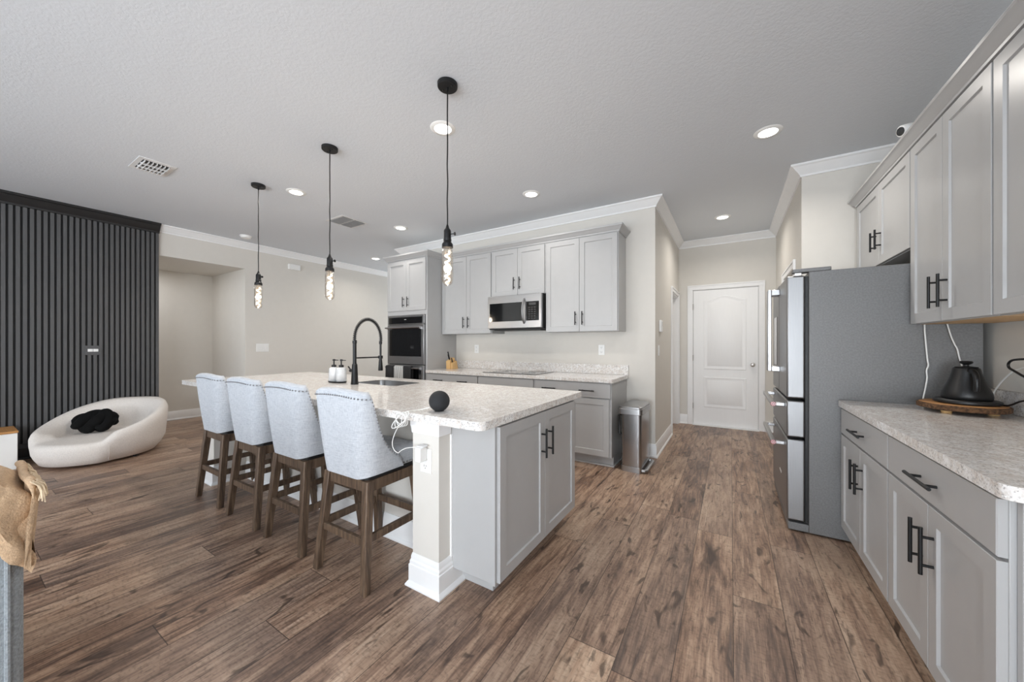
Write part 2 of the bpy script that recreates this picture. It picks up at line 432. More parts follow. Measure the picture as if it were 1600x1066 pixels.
for i, (a, b) in enumerate(opens):
    fr = face_s(YREAR - .03)
    f = MB()
    for u0, u1 in ((a, a + .06), (b - .06, b), ((a + b) / 2 - .04, (a + b) / 2 + .04)): f.box(u0, u1, YREAR - .1, YREAR - .04, 0, 2.45)
    f.box(a, b, YREAR - .1, YREAR - .04, 2.38, 2.45).box(a, b, YREAR - .1, YREAR - .04, 0, .06)
    wf = struct('window_%d' % (i + 1), f, M['white'], smooth=0)
    MB().box(a + .06, b - .06, YREAR - .075, YREAR - .065, .06, 2.38).build('pane', M['pane'], wf, smooth=0)

wf = struct('window_4', MB().box(XR + .03, XR + .08, -2.95, -2.89, .75, 2.25).box(XR + .03, XR + .08, -1.51, -1.45, .75, 2.25).box(XR + .03, XR + .08, -2.89, -1.51, .75, .81)
            .box(XR + .03, XR + .08, -2.89, -1.51, 2.19, 2.25).box(XR + .03, XR + .08, -2.89, -1.51, 1.47, 1.53), M['white'], smooth=0)  # added window, unseen, made up as a light source from the right
MB().box(XR + .05, XR + .06, -2.89, -1.51, .81, 2.19).build('pane', M['pane'], wf, smooth=0)
CROWN = [(0, 2.815), (.012, 2.815), (.014, 2.832), (.022, 2.838), (.030, 2.85), (.050, 2.868), (.064, 2.884), (.072, 2.893), (.083, 2.897), (.088, 2.903), (.088, ZC), (0, ZC)]
struct('trim_1', MB().sweep(CROWN, [(XR, -4.4), (XR, YH), (XHR, YH), (XHR, YE), (XHL, YE), (XHL, YK), (-4.85, YK), (-4.85, 7.0), (XL, 7.0), (XL, 1.625)]), M['white'], smooth=25)
BASE = [(0, 0), (.028, 0), (.028, .010), (.022, .020), (.016, .024), (.016, .112), (.012, .124), (.010, .138), (.005, .15), (0, .15)]
def bb(name, path): return struct(name, MB().sweep(BASE, path), M['white'], smooth=20)
bb('baseboard_hall_left', [(XHL, D2A - .075), (XHL, YK), (-1.02, YK)])
bb('baseboard_hall_end', [(DX0 - .085, YE), (XHL, YE)])
bb('baseboard_hall_right', [(XR, YH), (XHR, YH), (XHR, 4.54)])
bb('baseboard_hall_corner', [(XHR, 5.5), (XHR, YE), (DX1 + .085, YE)])
bb('baseboard_left', [(-4.47, YK), (-4.85, YK), (-4.85, 7.0), (XL, 7.0), (XL, 2.65), (-8.0, 2.65), (-8.0, .8), (XL - .14, .8)])

# casings: flat board with a raised outer band
def casing(name, fr, u0, u1, h, w=.072):
    m = MB()
    for a, b in ((u0 - w, u0), (u1, u1 + w)):
        m.fbox(fr, a, b, 0, h, 0, .014)
    m.fbox(fr, u0 - w, u1 + w, h, h + w, 0, .014)
    m.fbox(fr, u0 - w, u0 - w + .02, 0, h + w, .014, .022).fbox(fr, u1 + w - .02, u1 + w, 0, h + w, .014, .022).fbox(fr, u0 - w + .02, u1 + w - .02, h + w - .02, h + w, .014, .022)
    return struct(name, m, M['white'], bevel=.003, smooth=0)
casing('trim_2', face_s(YE), DX0 - .01, DX1 + .01, DH + .01)
casing('trim_3', face_e(XHL), D2A, D2B, D2H, .062)
casing('trim_4', face_w(XHR), 4.62, 5.42, 2.06)
# jamb liners
struct('trim_5', MB().box(XHL - .12, XHL, D2A, D2A + .018, 0, D2H).box(XHL - .12, XHL, D2B - .018, D2B, 0, D2H).box(XHL - .12, XHL, D2A + .018, D2B - .018, D2H - .018, D2H), M['white'], smooth=0)

def door_leaf(name, fr, u0, u1, h, arch=True):
    # leaf with a moulded arched upper panel and a square lower panel; w is measured out of the wall
    o = struct(name, MB().fbox(fr, u0, u1, .013, h, -.045, -.005), M['door'], bevel=.003, smooth=0)
    W_ = u1 - u0; a, b = u0 + .135 * W_ / .86 + .012, u1 - .135 * W_ / .86 - .012
    def panel(pts):
        m = MB()
        cx = sum(p[0] for p in pts) / len(pts); cz = (min(p[1] for p in pts) + max(p[1] for p in pts)) / 2
        hw = max(abs(p[0] - cx) for p in pts)
        def ins(d):
            return [(cx + (p[0] - cx) * (1 - d / hw), p[1] + (d if p[1] < cz else -d)) for p in pts]
        prev = -.005
        rings = []
        for d, w in ((0, -.005), (.006, .002), (.018, .002), (.03, -.004), (.05, -.003), (.062, .003)):
            rings.append([fr(p[0], p[1], w) for p in ins(d)])
        m.loop(rings)
        return m.build('moulded_panel', M['door'], o, smooth=35)
    n = 14; top = []
    for i in range(n + 1):
        t = i / n; s = (1 - math.cos(2 * PI * t)) / 2
        top.append((b + (a - b) * t, 1.955 * h / 2.125 + .07 * s))
    panel([(a, .885 * h / 2.125), (b, .885 * h / 2.125)] + top)
    panel([(a, .29 * h / 2.125), (b, .29 * h / 2.125), (b, .765 * h / 2.125), (a, .765 * h / 2.125)])
    return o
d1 = door_leaf('door_1', face_s(YE), DX0, DX1, DH)
kn = MB().lathe([(.030, 0), (.030, -.006), (.012, -.010), (.011, -.030), (.024, -.036), (.030, -.05), (.027, -.062), (.014, -.068), (.0005, -.069)], (.277, YE + .005, .972), 24, 'y').build('knob', M['nickel'], d1)
for z in (.30, 1.06, 1.87): MB().cyl((DX0 - .004, YE - .008, z - .045), (DX0 - .004, YE - .008, z + .045), .008, 10).build('hinge', M['nickel'], d1)
struct('trim_6', MB().box(DX0 - .012, DX1 + .012, YE + .05, YE + .12, .012, DH + .01).box(DX0 - .012, DX0 - .003, YE, YE + .05, .012, DH + .01).box(DX1 + .003, DX1 + .012, YE, YE + .05, .012, DH + .01).box(DX0 - .003, DX1 + .003, YE, YE + .05, DH + .003, DH + .01).box(DX0 - .01, DX1 + .01, YE - .06, YE + .12, 0, .012), M['white'], bevel=.004, smooth=0)  # jamb and sill, plus an unseen backing board added to stop light leaks
# second door stands in the laundry doorway, set back in its jamb
d2 = struct('door_2', MB().box(XHL - .118, XHL - .08, D2A + .02, D2B - .02, .01, D2H - .02), M['door'], smooth=0)
for z in (.30, 1.06, 1.80): MB().cyl((XHL - .03, D2A + .022, z - .045), (XHL - .03, D2A + .022, z + .045), .009, 10).build('hinge', M['nickel'], d2)
struct('door_3', MB().box(XHR + .06, XHR + .1, 4.63, 5.41, .01, 2.05), M['door'], smooth=0)

# ------------------------------------------------------------------ charcoal slat wall
SY0, SY1 = -2.6, 1.622
sw = thing('slat_wall_panel', (XL, 1.0, 0), 'charcoal vertical slat wall panel with black crown and baseboard behind the white lounge chair', 'wall panel')
MB().box(XL, XL + .012, SY0, SY1, 0, ZC - .002).build('backing', M['slatback'], sw, smooth=0)
sl = MB(); k = 0
y = SY1 - .0295
while y > SY0:
    sl.box(XL + .012, XL + .034, y, y + .0285, .17, 2.83); y -= .0465
sl.build('slats', M['slat'], sw, smooth=0)
BC = [(.0, 2.79)] + [(d + .036, z - .0) for d, z in ((.0, 2.79), (.010, 2.792), (.012, 2.812), (.022, 2.822), (.05, 2.862), (.064, 2.884), (.08, 2.89), (.086, 2.9), (.086, ZC))] + [(0, ZC)]
MB().sweep(BC, [(XL, SY1 + .004), (XL, SY0)]).build('crown', M['slattrim'], sw, smooth=25)
MB().sweep([(0, 0), (.062, 0), (.062, .012), (.052, .022), (.052, .125), (.044, .14), (.038, .17), (0, .17)], [(XL, SY1), (XL, SY0)]).build('baseboard', M['slattrim'], sw, smooth=25)

def plate(name, fr, u, v, w, h, label, cat='outlet', dark=False, kind='outlet', group=None, w0=0):
    o = MB().fbox(fr, u - w / 2, u + w / 2, v - h / 2, v + h / 2, w0, w0 + .006).build(name, M['slat'] if dark else M['whiteplastic'], bevel=.002, smooth=0)
    tag(o, label, cat, group)
    if kind == 'outlet':
        for s in (-1, 1):
            MB().fbox(fr, u - .017, u + .017, v + s * .028 - .017, v + s * .028 + .017, w0 + .006, w0 + .009).build('socket', M['whiteplastic'], o, bevel=.004, smooth=0)
            q = MB()
            for dx in (-.007, .007): q.fbox(fr, u + dx - .0012, u + dx + .0012, v + s * .028 - .002, v + s * .028 + .008, w0 + .009, w0 + .0096)
            q.fbox(fr, u - .002, u + .002, v + s * .028 - .011, v + s * .028 - .007, w0 + .009, w0 + .0096)
            q.build('slots', M['blackplastic'], o, smooth=0)
    elif kind == 'switch':
        n = max(1, round(w / .05) - 0)
        n = 1 if w < .1 else 2 if w < .15 else 3
        for i in range(n):
            c = u + (i - (n - 1) / 2) * .046
            MB().fbox(fr, c - .016, c + .016, v - .033, v + .033, w0 + .006, w0 + .010).build('rocker', M['whiteplastic'], o, bevel=.003, smooth=0)
    elif kind == 'wide':
        for i in (-1, 1):
            MB().fbox(fr, u + i * .022 - .021, u + i * .022 + .021, v - .017, v + .017, w0 + .006, w0 + .010).build('socket', M['whiteplastic'], o, bevel=.003, smooth=0)
    return o
plate('outlet', face_e(XL + .034), 1.03, 1.2, .132, .115, 'black framed white outlet set in the charcoal slat panel', dark=True, kind='wide')
plate('light_switch', face_e(XL), 2.9, 1.217, .19, .135, 'wide white switch plate on beige wall left of the kitchen sink', 'switch', kind='switch')
plate('outlet', face_s(YK), -1.334, 1.205, .075, .122, 'white outlet above backsplash under the right wall cabinet', group=None)
plate('outlet', face_s(YK), -3.227, 1.205, .075, .122, 'white outlet on kitchen wall beside the knife block')
plate('light_switch', face_e(XHL), 4.467, 1.2, .075, .122, 'single white light switch on hall wall below the thermostat', 'switch', kind='switch')
th = MB().fbox(face_e(XHL), 4.50, 4.60, 1.42, 1.56, 0, .028).build('thermostat', M['whiteplastic'], bevel=.006)
tag(th, 'white thermostat box on the hall wall above the light switch', 'thermostat')
MB().fbox(face_e(XHL), 4.52, 4.58, 1.49, 1.54, .028, .030).build('display', M['grille'], th, smooth=0)
ch = MB().fbox(face_e(XL), 3.30, 3.50, 2.61, 2.705, 0, .05).build('door_chime', M['whiteplastic'], bevel=.008)
tag(ch, 'small white chime box high on the beige wall under the crown moulding', 'chime')
sd = thing('smoke_detector', (-6.25, 2.48, ZC), 'round white smoke detector on ceiling close to the left wall', 'smoke detector')
MB().lathe([(.0005, ZC - .04), (.045, ZC - .04), (.062, ZC - .032), (.068, ZC - .015), (.068, ZC)], (-6.25, 2.48, 0), 32).build('cover', M['whiteplastic'], sd)
MB().lathe([(.075, ZC - .012), (.075, ZC)], (-6.25, 2.48, 0), 32).build('mounting_ring', M['whiteplastic'], sd)

# ------------------------------------------------------------------ ceiling fittings
def downlight(x, y, label, power=1.0):
    t = thing('recessed_downlight', (x, y, ZC), label, 'ceiling light', 'recessed downlights')
    MB().lathe([(.062, ZC - .001), (.064, ZC - .009), (.088, ZC - .006), (.095, ZC - .001), (.095, ZC), (.062, ZC)], (x, y, 0), 40).build('trim_ring', M['whiteplastic'], t)
    MB().lathe([(.0005, ZC - .006), (.04, ZC - .0065), (.0635, ZC - .005), (.0635, ZC - .001), (.0005, ZC - .001)], (x, y, 0), 40).build('lens', M['lens'], t)
    l = bpy.data.lights.new('lamp', 'AREA'); l.shape = 'DISK'; l.size = .12; l.energy = DOWN_POWER * power; l.color = (1, .95, .88); l.spread = math.radians(150)
    o = bpy.data.objects.new('lamp', l); COL.objects.link(o); o.parent = t; o.location = (0, 0, -.012)
    return t
DL = [(-1.864, 2.03, 'recessed downlight crossed by the nearest pendant cord'),
      (.246, 3.38, 'recessed downlight nearest the fridge and right wall cabinets'),
      (-3.987, 2.05, 'recessed downlight between the two farther pendant canopies'),
      (-1.854, 3.42, 'recessed downlight over the cooktop side, right of the nearest pendant'),
      (-3.958, 3.45, 'recessed downlight in front of the oven tower, left of its nearest pendant'),
      (-5.776, 4.43, 'recessed downlight at far left of the oven tower, farthest down the passage'),
      (-.089, 5.33, 'recessed downlight in the hall before the white arched door')]
d0 = downlight(*DL[0], power=1.35)
for x, y, lab in DL[1:]:
    c = copy_tree(d0); c.location = (x, y, ZC); c['label'] = lab
    if y > 2.5:
        for ch_ in c.children:
            if ch_.type == 'LIGHT': ch_.data = ch_.data.copy(); ch_.data.energy = DOWN_POWER * (1.1 if x > 0 and y < 4 else .5 if y < 4 else .85 if y > 5 else .8)

v1 = thing('ceiling_vent', (-4.55, 1.06, ZC), 'white slatted ceiling vent above the living area, left of the pendants', 'vent')
MB().box(-4.72, -4.38, .94, 1.19, ZC - .006, ZC).build('frame', M['grille'], v1, bevel=.004)
MB().box(-4.675, -4.425, .975, 1.155, ZC - .0068, ZC - .006).build('cavity_shade', M['ventdark'], v1, smooth=0)
g = MB()
for i in range(7):
    yy = .985 + i * .0267; g.box(-4.675, -4.425, yy, yy + .004, ZC - .022, ZC - .006)
g.box(-4.60, -4.594, .975, 1.155, ZC - .024, ZC - .007).box(-4.51, -4.504, .975, 1.155, ZC - .024, ZC - .007)
g.build('blades', M['grille'], v1, smooth=0)
v2 = thing('ceiling_vent', (-4.375, 2.905, ZC), 'square white return vent with two grey louvred panels, behind the middle pendant cord', 'vent')
MB().box(-4.56, -4.19, 2.715, 3.095, ZC - .006, ZC).build('frame', M['grille'], v2, bevel=.004)
for a, b in ((2.745, 2.895), (2.915, 3.065)):
    MB().box(-4.53, -4.22, a, b, ZC - .0068, ZC - .006).build('cavity_shade', M['ventlight'], v2, smooth=0)
    g = MB()
    for i in range(16):
        xx = -4.525 + i * .0192; g.add([(xx, a, ZC - .007), (xx + .015, a, ZC - .016), (xx + .015, b, ZC - .016), (xx, b, ZC - .007), (xx, a, ZC - .009), (xx + .015, a, ZC - .018), (xx + .015, b, ZC - .018), (xx, b, ZC - .009)],
                                     [(0, 1, 2, 3), (4, 7, 6, 5), (0, 4, 5, 1), (1, 5, 6, 2), (2, 6, 7, 3), (3, 7, 4, 0)])
    g.build('louvres', M['grille'], v2, smooth=0)

def pendant(x, y, label):
    t = thing('pendant_light', (x, y, ZC), label, 'pendant light', 'pendant lights over the island')
    MB().lathe([(.0005, ZC - .026), (.058, ZC - .026), (.062, ZC - .022), (.063, ZC - .001), (.0005, ZC - .001)], (x, y, 0), 40).build('canopy', M['black'], t)
    for s in (-1, 1): MB().sphere((x + s * .036, y, ZC - .027), .006, 6).build('canopy_screw', M['black'], t)
    MB().cyl((x, y, ZC - .05), (x, y, ZC - .026), .008, 12).build('cord_grip', M['black'], t)
    pts = [(x + .0022 * math.sin(i * .9) * math.sin(PI * i / 24), y + .0015 * math.cos(i * 1.1) * math.sin(PI * i / 24), ZC - .04 - i * (.86 / 24)) for i in range(25)]
    MB().tube(pts, .0042, 8).build('cord', M['black'], t)
    z0 = 2.015
    MB().lathe([(.005, z0 + .012), (.009, z0), (.012, z0 - .012), (.020, z0 - .022), (.023, z0 - .03), (.023, z0 - .078), (.025, z0 - .08), (.025, z0 - .092), (.023, z0 - .095), (.027, z0 - .102), (.034, z0 - .112), (.035, z0 - .134), (.026, z0 - .134), (.0005, z0 - .13)], (x, y, 0), 28).build('socket', M['black'], t)
    MB().cyl((x + .022, y + .006, z0 - .05), (x + .05, y + .013, z0 - .05), .0035, 8).cyl((x + .046, y + .012, z0 - .05), (x + .052, y + .014, z0 - .05), .011, 12).build('switch_key', M['black'], t)
    zb = z0 - .128
    b = MB().lathe([(.026, zb), (.028, zb - .012), (.034, zb - .03), (.036, zb - .05), (.036, zb - .205), (.033, zb - .222), (.025, zb - .236), (.012, zb - .244), (.0005, zb - .246)], (x, y, 0), 28).build('bulb', M['bulbglass'], t)
    n = 90
    MB().tube([(x + .0135 * math.cos(i / n * 2 * PI * 4.5), y + .0135 * math.sin(i / n * 2 * PI * 4.5), zb - .03 - .195 * i / n) for i in range(n + 1)], .0052, 8).build('filament', M['filament'], b)
    l = bpy.data.lights.new('glow', 'POINT'); l.energy = 11; l.color = (1, .88, .74); l.shadow_soft_size = .03
    o = bpy.data.objects.new('glow', l); COL.objects.link(o); o.parent = t; o.location = (0, 0, -1.15)
    return t
p0 = pendant(-1.522, 1.70, 'nearest of three black cord pendants, glowing tube bulb over the ball end of the island')
c = copy_tree(p0); c.location = (-2.85, 1.735, ZC); c['label'] = 'middle black cord pendant with glowing tube bulb above the faucet'
c = copy_tree(p0); c.location = (-4.144, 1.757, ZC); c['label'] = 'farthest black cord pendant with glowing tube bulb over the island far end'

# ------------------------------------------------------------------ cabinet kit
def shaker_mb(fr, u0, u1, v0, v1, t=.020, st=.058, rec=.009):
    m = MB()
    def ring(du, w): return [fr(u0 + du, v0 + du, w), fr(u1 - du, v0 + du, w), fr(u1 - du, v1 - du, w), fr(u0 + du, v1 - du, w)]
    rings = [ring(0, 0), ring(0, t - .0015), ring(.0015, t), ring(st, t), ring(st + .004, t - rec), ring((min(u1 - u0, v1 - v0)) / 2 - .001, t - rec)]
    # last ring as a cap
    rings[-1] = None
    rings = rings[:-1]
    return m.loop(rings)
def slab_mb(fr, u0, u1, v0, v1, t=.020):
    m = MB()
    def ring(du, w): return [fr(u0 + du, v0 + du, w), fr(u1 - du, v0 + du, w), fr(u1 - du, v1 - du, w), fr(u0 + du, v1 - du, w)]
    return m.loop([ring(0, 0), ring(0, t - .003), ring(.003, t)])
def pull(fr, u, v, vert, parent, L=.165, w0=.020, r=.0062):
    m = MB(); d = w0 + .032; h = L / 2
    P = (lambda s, w: fr(u, v + s, w)) if vert else (lambda s, w: fr(u + s, v, w))
    m.cyl(P(-h, d), P(h, d), r, 12)
    for s in (-.6, .6): m.cyl(P(s * h, w0 - .001), P(s * h, d), r * .82, 10)
    return m.build('handle', M['black'], parent, smooth=40)
def door(root, fr, u0, u1, v0, v1, hu=None, hv=None, L=.165):
    o = shaker_mb(fr, u0, u1, v0, v1).build('door', M['cab'], root, smooth=0)
    if hu is not None: pull(fr, hu, hv, True, o, L)
    return o
def drawer(root, fr, u0, u1, v0, v1, hus=(), L=.165):
    o = slab_mb(fr, u0, u1, v0, v1).build('drawer', M['cab'], root, smooth=0)
    for hu in hus: pull(fr, hu, (v0 + v1) / 2 - .003, False, o, L)
    return o

# ------------------------------------------------------------------ kitchen wall run
FY = 3.63            # carcass front of tower and base cabinets
TX0, TX1 = -4.452, -3.622
tw = thing('oven_tower_cabinet', ((TX0 + TX1) / 2, 3.9, 0), 'tall grey cabinet tower that holds the double wall oven', 'cabinet')
MB().box(TX0, TX0 + .035, FY, YK - .002, 0, 2.515).box(TX1 - .035, TX1, FY, YK - .002, 0, 2.515).box(TX0 + .035, TX1 - .035, FY, YK - .002, 1.70, 2.515).box(TX0 + .035, TX1 - .035, FY, YK - .002, .09, .42).box(TX0 + .035, TX1 - .035, YK - .02, YK - .002, .42, 1.70).build('body', M['cab'], tw, bevel=.002)
fs = face_s(FY)
door(tw, fs, TX0 + .018, -4.029, 1.765, 2.497, -4.072, 1.888, .15)
door(tw, fs, -4.025, TX1 - .018, 1.765, 2.497, -3.982, 1.888, .15)
drawer(tw, fs, TX0 + .02, TX1 - .02, .12, .40, (-4.037,))

ov = thing('double_wall_oven', (-4.03, 3.62, .43), 'stainless double wall oven with dark glass, built into the grey tower', 'oven')
OX0, OX1 = -4.412, -3.658
MB().box(OX0 + .01, OX1 - .01, FY - .005, YK - .03, .43, 1.69).build('housing', M['blackplastic'], ov, smooth=0)
fo = face_s(FY - .005)
MB().fbox(fo, OX0, OX1, 1.565, 1.695, 0, .025).build('control_panel', M['steel'], ov, bevel=.003)
cp = MB().fbox(fo, OX0 + .03, OX1 - .03, 1.575, 1.668, .025, .028).build('display_glass', M['blackglass'], ov, smooth=0)
MB().fbox(fo, -4.05, -4.01, 1.63, 1.637, .028, .0285).build('clock', M['whiteplastic'], cp, smooth=0)
def oven_door(z0, z1, hz):
    d = MB().fbox(fo, OX0, OX1, z0, z1, 0, .032).build('oven_door', M['steel'], ov, bevel=.004)
    MB().fbox(fo, OX0 + .045, OX1 - .045, z0 + .115, z1 - .035, .032, .035).build('window', M['blackglass'], d, bevel=.002)
    m = MB().cyl(fo(OX0 + .02, hz, .085), fo(OX1 - .02, hz, .085), .0125, 16)
    for u in (OX0 + .05, OX1 - .05):
        m.loop([[fo(u - .012, hz - .03, .03), fo(u + .012, hz - .03, .03), fo(u + .012, hz + .012, .03), fo(u - .012, hz + .012, .03)],
                [fo(u - .010, hz - .012, .085), fo(u + .010, hz - .012, .085), fo(u + .010, hz + .011, .085), fo(u - .010, hz + .011, .085)]])
    m.build('handle', M['steel'], d, smooth=40)
    return d
oven_door(.985, 1.558, 1.515)
oven_door(.44, .975, .938)
# towels folded over the lower oven handle
def towel(x0, x1, zb, zf, mat, label):
    n = 18; yb = FY - .005 - .085
    rings = []
    prof = [(yb + .018, zb), (yb + .018, .94), (yb + .012, .954), (yb, .959), (yb - .012, .954), (yb - .018, .94), (yb - .020, (.94 + zf) / 2), (yb - .022, zf)]
    outer = []
    for i in range(n + 1):
        u = x0 + (x1 - x0) * i / n; wv = .003 * math.sin(i * 1.9 + x0 * 9)
        pts = [(u, p[0] + (wv if j > 5 else 0), p[1]) for j, p in enumerate(prof)]
        th_ = [(u, p[0] + (wv if j > 5 else 0) + (.006 if j < 3 else -.006 if j > 3 else 0), p[1] + (.006 if 1 < j < 6 else 0)) for j, p in enumerate(prof)]
        rings.append(pts[::-1] + th_) if False else rings.append(pts + th_[::-1])
    o = MB().loop(rings).build('towel', mat, smooth=50)
    return tag(o, label, 'towel', 'towels on the oven handle')
towel(-4.36, -4.19, .66, .60, M['towel_black'], 'leftmost dark towel hanging over the lower oven handle')
towel(-4.175, -3.985, .66, .57, M['stripe'], 'white and grey striped towel over lower oven handle')
towel(-3.97, -3.83, .66, .60, M['towel_black'], 'dark towel right of the striped one on the oven handle')

# upper cabinets
UY = 3.935
fu = face_s(UY)
UB, UT = 1.42, 2.515
def upper(x0, x1, zb, label, mid, hz, name='wall_cabinet'):
    t = thing('upper_cabinet', ((x0 + x1) / 2, 4.1, zb), label, 'cabinet', 'grey upper cabinets on the kitchen wall')
    MB().box(x0, x1, UY, YK - .002, zb, UT).build('body', M['cab'], t, bevel=.002)
    door(t, fu, x0 + .010, mid - .002, zb + .004, UT - .012, mid - .042, hz, .155)
    door(t, fu, mid + .002, x1 - .010, zb + .004, UT - .012, mid + .042, hz, .155)
    return t
upper(TX1 + .002, -2.731, UB, 'grey two door wall cabinet between oven tower and microwave', -3.155, 1.578)
upper(-2.729, -1.931, 1.90, 'short grey two door wall cabinet directly above the microwave', -2.325, 2.052)
upper(-1.929, -1.045, UB, 'tall grey two door wall cabinet right of the microwave', -1.492, 1.575)
CC = [(0, 2.515), (.010, 2.515), (.012, 2.530), (.020, 2.536), (.036, 2.556), (.046, 2.566), (.052, 2.570), (.054, 2.588), (0, 2.588)]
o = MB().sweep(CC, [(-1.045, YK - .001), (-1.045, UY), (TX1, UY), (TX1, FY), (TX0, FY), (TX0, YK - .001)][::-1][::-1]).build('cabinet_crown', M['cab'], smooth=25)
# the sweep above offsets to the left; walking right to left keeps the outside on the left
tag(o, 'grey crown moulding running along the tops of oven tower and kitchen wall cabinets', 'moulding')

# microwave
mw = thing('microwave', (-2.33, 4.05, 1.46), 'stainless over the range microwave with black window and curved handle', 'microwave')
MX0, MX1 = -2.722, -1.938
MB().box(MX0, MX1, 3.86, YK - .004, 1.463, 1.895).build('casing', M['blackplastic'], mw, bevel=.003)
fm = face_s(3.86)
MB().fbox(fm, MX0, MX1, 1.478, 1.895, 0, .035).build('front', M['steel'], mw, bevel=.004)
MB().fbox(fm, MX0 + .03, -2.20, 1.565, 1.80, .035, .038).build('window', M['blackglass'], mw, bevel=.002)
kp = MB().fbox(fm, -2.145, MX1 - .03, 1.565, 1.80, .035, .038).build('keypad', M['blackglass'], mw, bevel=.002)
MB().fbox(fm, -2.105, -2.01, 1.755, 1.785, .038, .0386).build('display', M['ventdark'], kp, smooth=0)
q = MB()
for i in range(3):
    for j in range(6): q.fbox(fm, -2.112 + i * .038, -2.088 + i * .038, 1.585 + j * .027, 1.597 + j * .027, .038, .0385)
q.build('buttons', M['ventdark'], kp, smooth=0)
q = MB().tube([fm(-2.172, 1.535 + .30 * i / 14, .035 + .052 * math.sin(PI * i / 14) ** .6) for i in range(15)], .012, 14)
q.build('handle', M['steelv'], mw, smooth=50)
MB().box(MX0 + .05, MX1 - .05, 3.90, 4.15, 1.452, 1.463).build('vent_grille', M['blackplastic'], mw, smooth=0)

# base cabinets, countertop, cooktop
BR = -1.035
fb = face_s(FY)
def base(x0, x1, label, hus, mid, last=False):
    t = thing('base_cabinet', ((x0 + x1) / 2, 3.9, 0), label, 'cabinet', 'grey base cabinets under the kitchen worktop')
    MB().box(x0, x1, FY, YK - .001, .10, .878).build('body', M['cab'], t, bevel=.002)
    q = MB().box(x0, x1 if not last else x1 - .0205, FY + .07, FY + .085, .001, .10)
    if last:
        q.box(x1 - .02, x1, FY + .065, YK - .001, .001, .10)
    q.build('toe_kick', M['cab'], t, smooth=0)
    drawer(t, fb, x0 + .008, x1 - .008, .715, .868, hus)
    door(t, fb, x0 + .008, mid - .002, .115, .702); door(t, fb, mid + .002, x1 - .022 if last else x1 - .008, .115, .702)
    return t
base(TX1 + .002, -2.728, 'grey base cabinet under the knife block with wide two pull drawer', (-3.38, -2.96), -3.17)
base(-2.726, -1.924, 'grey base cabinet with plain false drawer front beneath the cooktop', (), -2.325)
b3 = base(-1.922, BR, 'grey base cabinet at the open end of the run beside the trash can', (-1.725, -1.288), -1.488, True)
MB().box(BR, BR + .012, FY + .053, YK - .030, .0, .018).box(-1.90, BR + .012, FY + .041, FY + .053, .0, .018).box(-1.90, BR - .021, FY + .053, FY + .069, 0, .018).build('shoe_moulding', M['cab'], b3, bevel=.004)

def slab(name, outline, z0, z1, mat, hole=None, parent=None, bevel=.008, seg=3):
    b = bmesh.new()
    def ring(pts):
        vs = [b.verts.new((p[0], p[1], z1)) for p in pts]
        return [b.edges.new((vs[i], vs[(i + 1) % len(vs)])) for i in range(len(vs))]
    es = ring(outline)
    if hole: es += ring(hole)
    r = bmesh.ops.triangle_fill(b, use_beauty=True, use_dissolve=False, edges=es)
    fs_ = [f for f in r['geom'] if isinstance(f, bmesh.types.BMFace)]
    e = bmesh.ops.extrude_face_region(b, geom=fs_)
    for v in [v for v in e['geom'] if isinstance(v, bmesh.types.BMVert)]: v.co.z = z0
    bmesh.ops.recalc_face_normals(b, faces=b.faces)
    me = bpy.data.meshes.new(name); b.to_mesh(me); b.free()
    return link(name, me, mat, parent, bevel, seg, 35)
def rrect(x0, x1, y0, y1, r, n=6):
    if not isinstance(r, (tuple, list)): r = (r,) * 4
    out = []
    for (cx, cy, a0), rr in zip(((x1, y1, 0), (x0, y1, 90), (x0, y0, 180), (x1, y0, 270)), r):
        sx = -1 if cx == x1 else 1; sy = -1 if cy == y1 else 1
        if rr <= 0: out.append((cx, cy)); continue
        for i in range(n + 1):
            a = math.radians(a0 + 90 * i / n); out.append((cx + sx * rr + rr * math.cos(a), cy + sy * rr + rr * math.sin(a)))
    return out
kc = thing('kitchen_countertop', (-2.3, 3.9, .878), 'pale speckled stone worktop with low backsplash along the kitchen wall', 'countertop')
o = slab('worktop', rrect(TX1 + .002, -1.012, 3.592, YK - .001, (.0, .0, .0, .025)), .878, .916, M['granite'], parent=kc, bevel=.010)
o.data.transform(Matrix.Translation(-kc.location))
MB().box(TX1 + .002, -1.012, YK - .021, YK - .001, .916, 1.03).build('backsplash', M['granite'], kc, bevel=.004)
ck = thing('cooktop', (-2.31, 3.9, .916), 'flat black glass cooktop set in the kitchen wall worktop', 'cooktop')
MB().prism(frame((0, 0, 0), (1, 0, 0), (0, 1, 0), (0, 0, 1)), rrect(-2.69, -1.93, 3.66, 4.17, .012), .9162, .922).build('glass', M['blackglass'], ck, bevel=.002)
q = MB()
for cx, cy, rr in ((-2.5, 3.80, .10), (-2.5, 4.05, .075), (-2.1, 3.80, .085), (-2.1, 4.04, .11)):
    q.tube([(cx + rr * math.cos(2 * PI * i / 40), cy + rr * math.sin(2 * PI * i / 40), .9222) for i in range(40)], .0012, 4, True)
q.build('burner_rings', M['blackplastic'], ck, smooth=0)
MB().box(-2.36, -2.345, 3.675, 3.70, .922, .9226).box(-2.33, -2.315, 3.675, 3.70, .922, .9226).build('control_marks', M['whiteplastic'], ck, smooth=0)

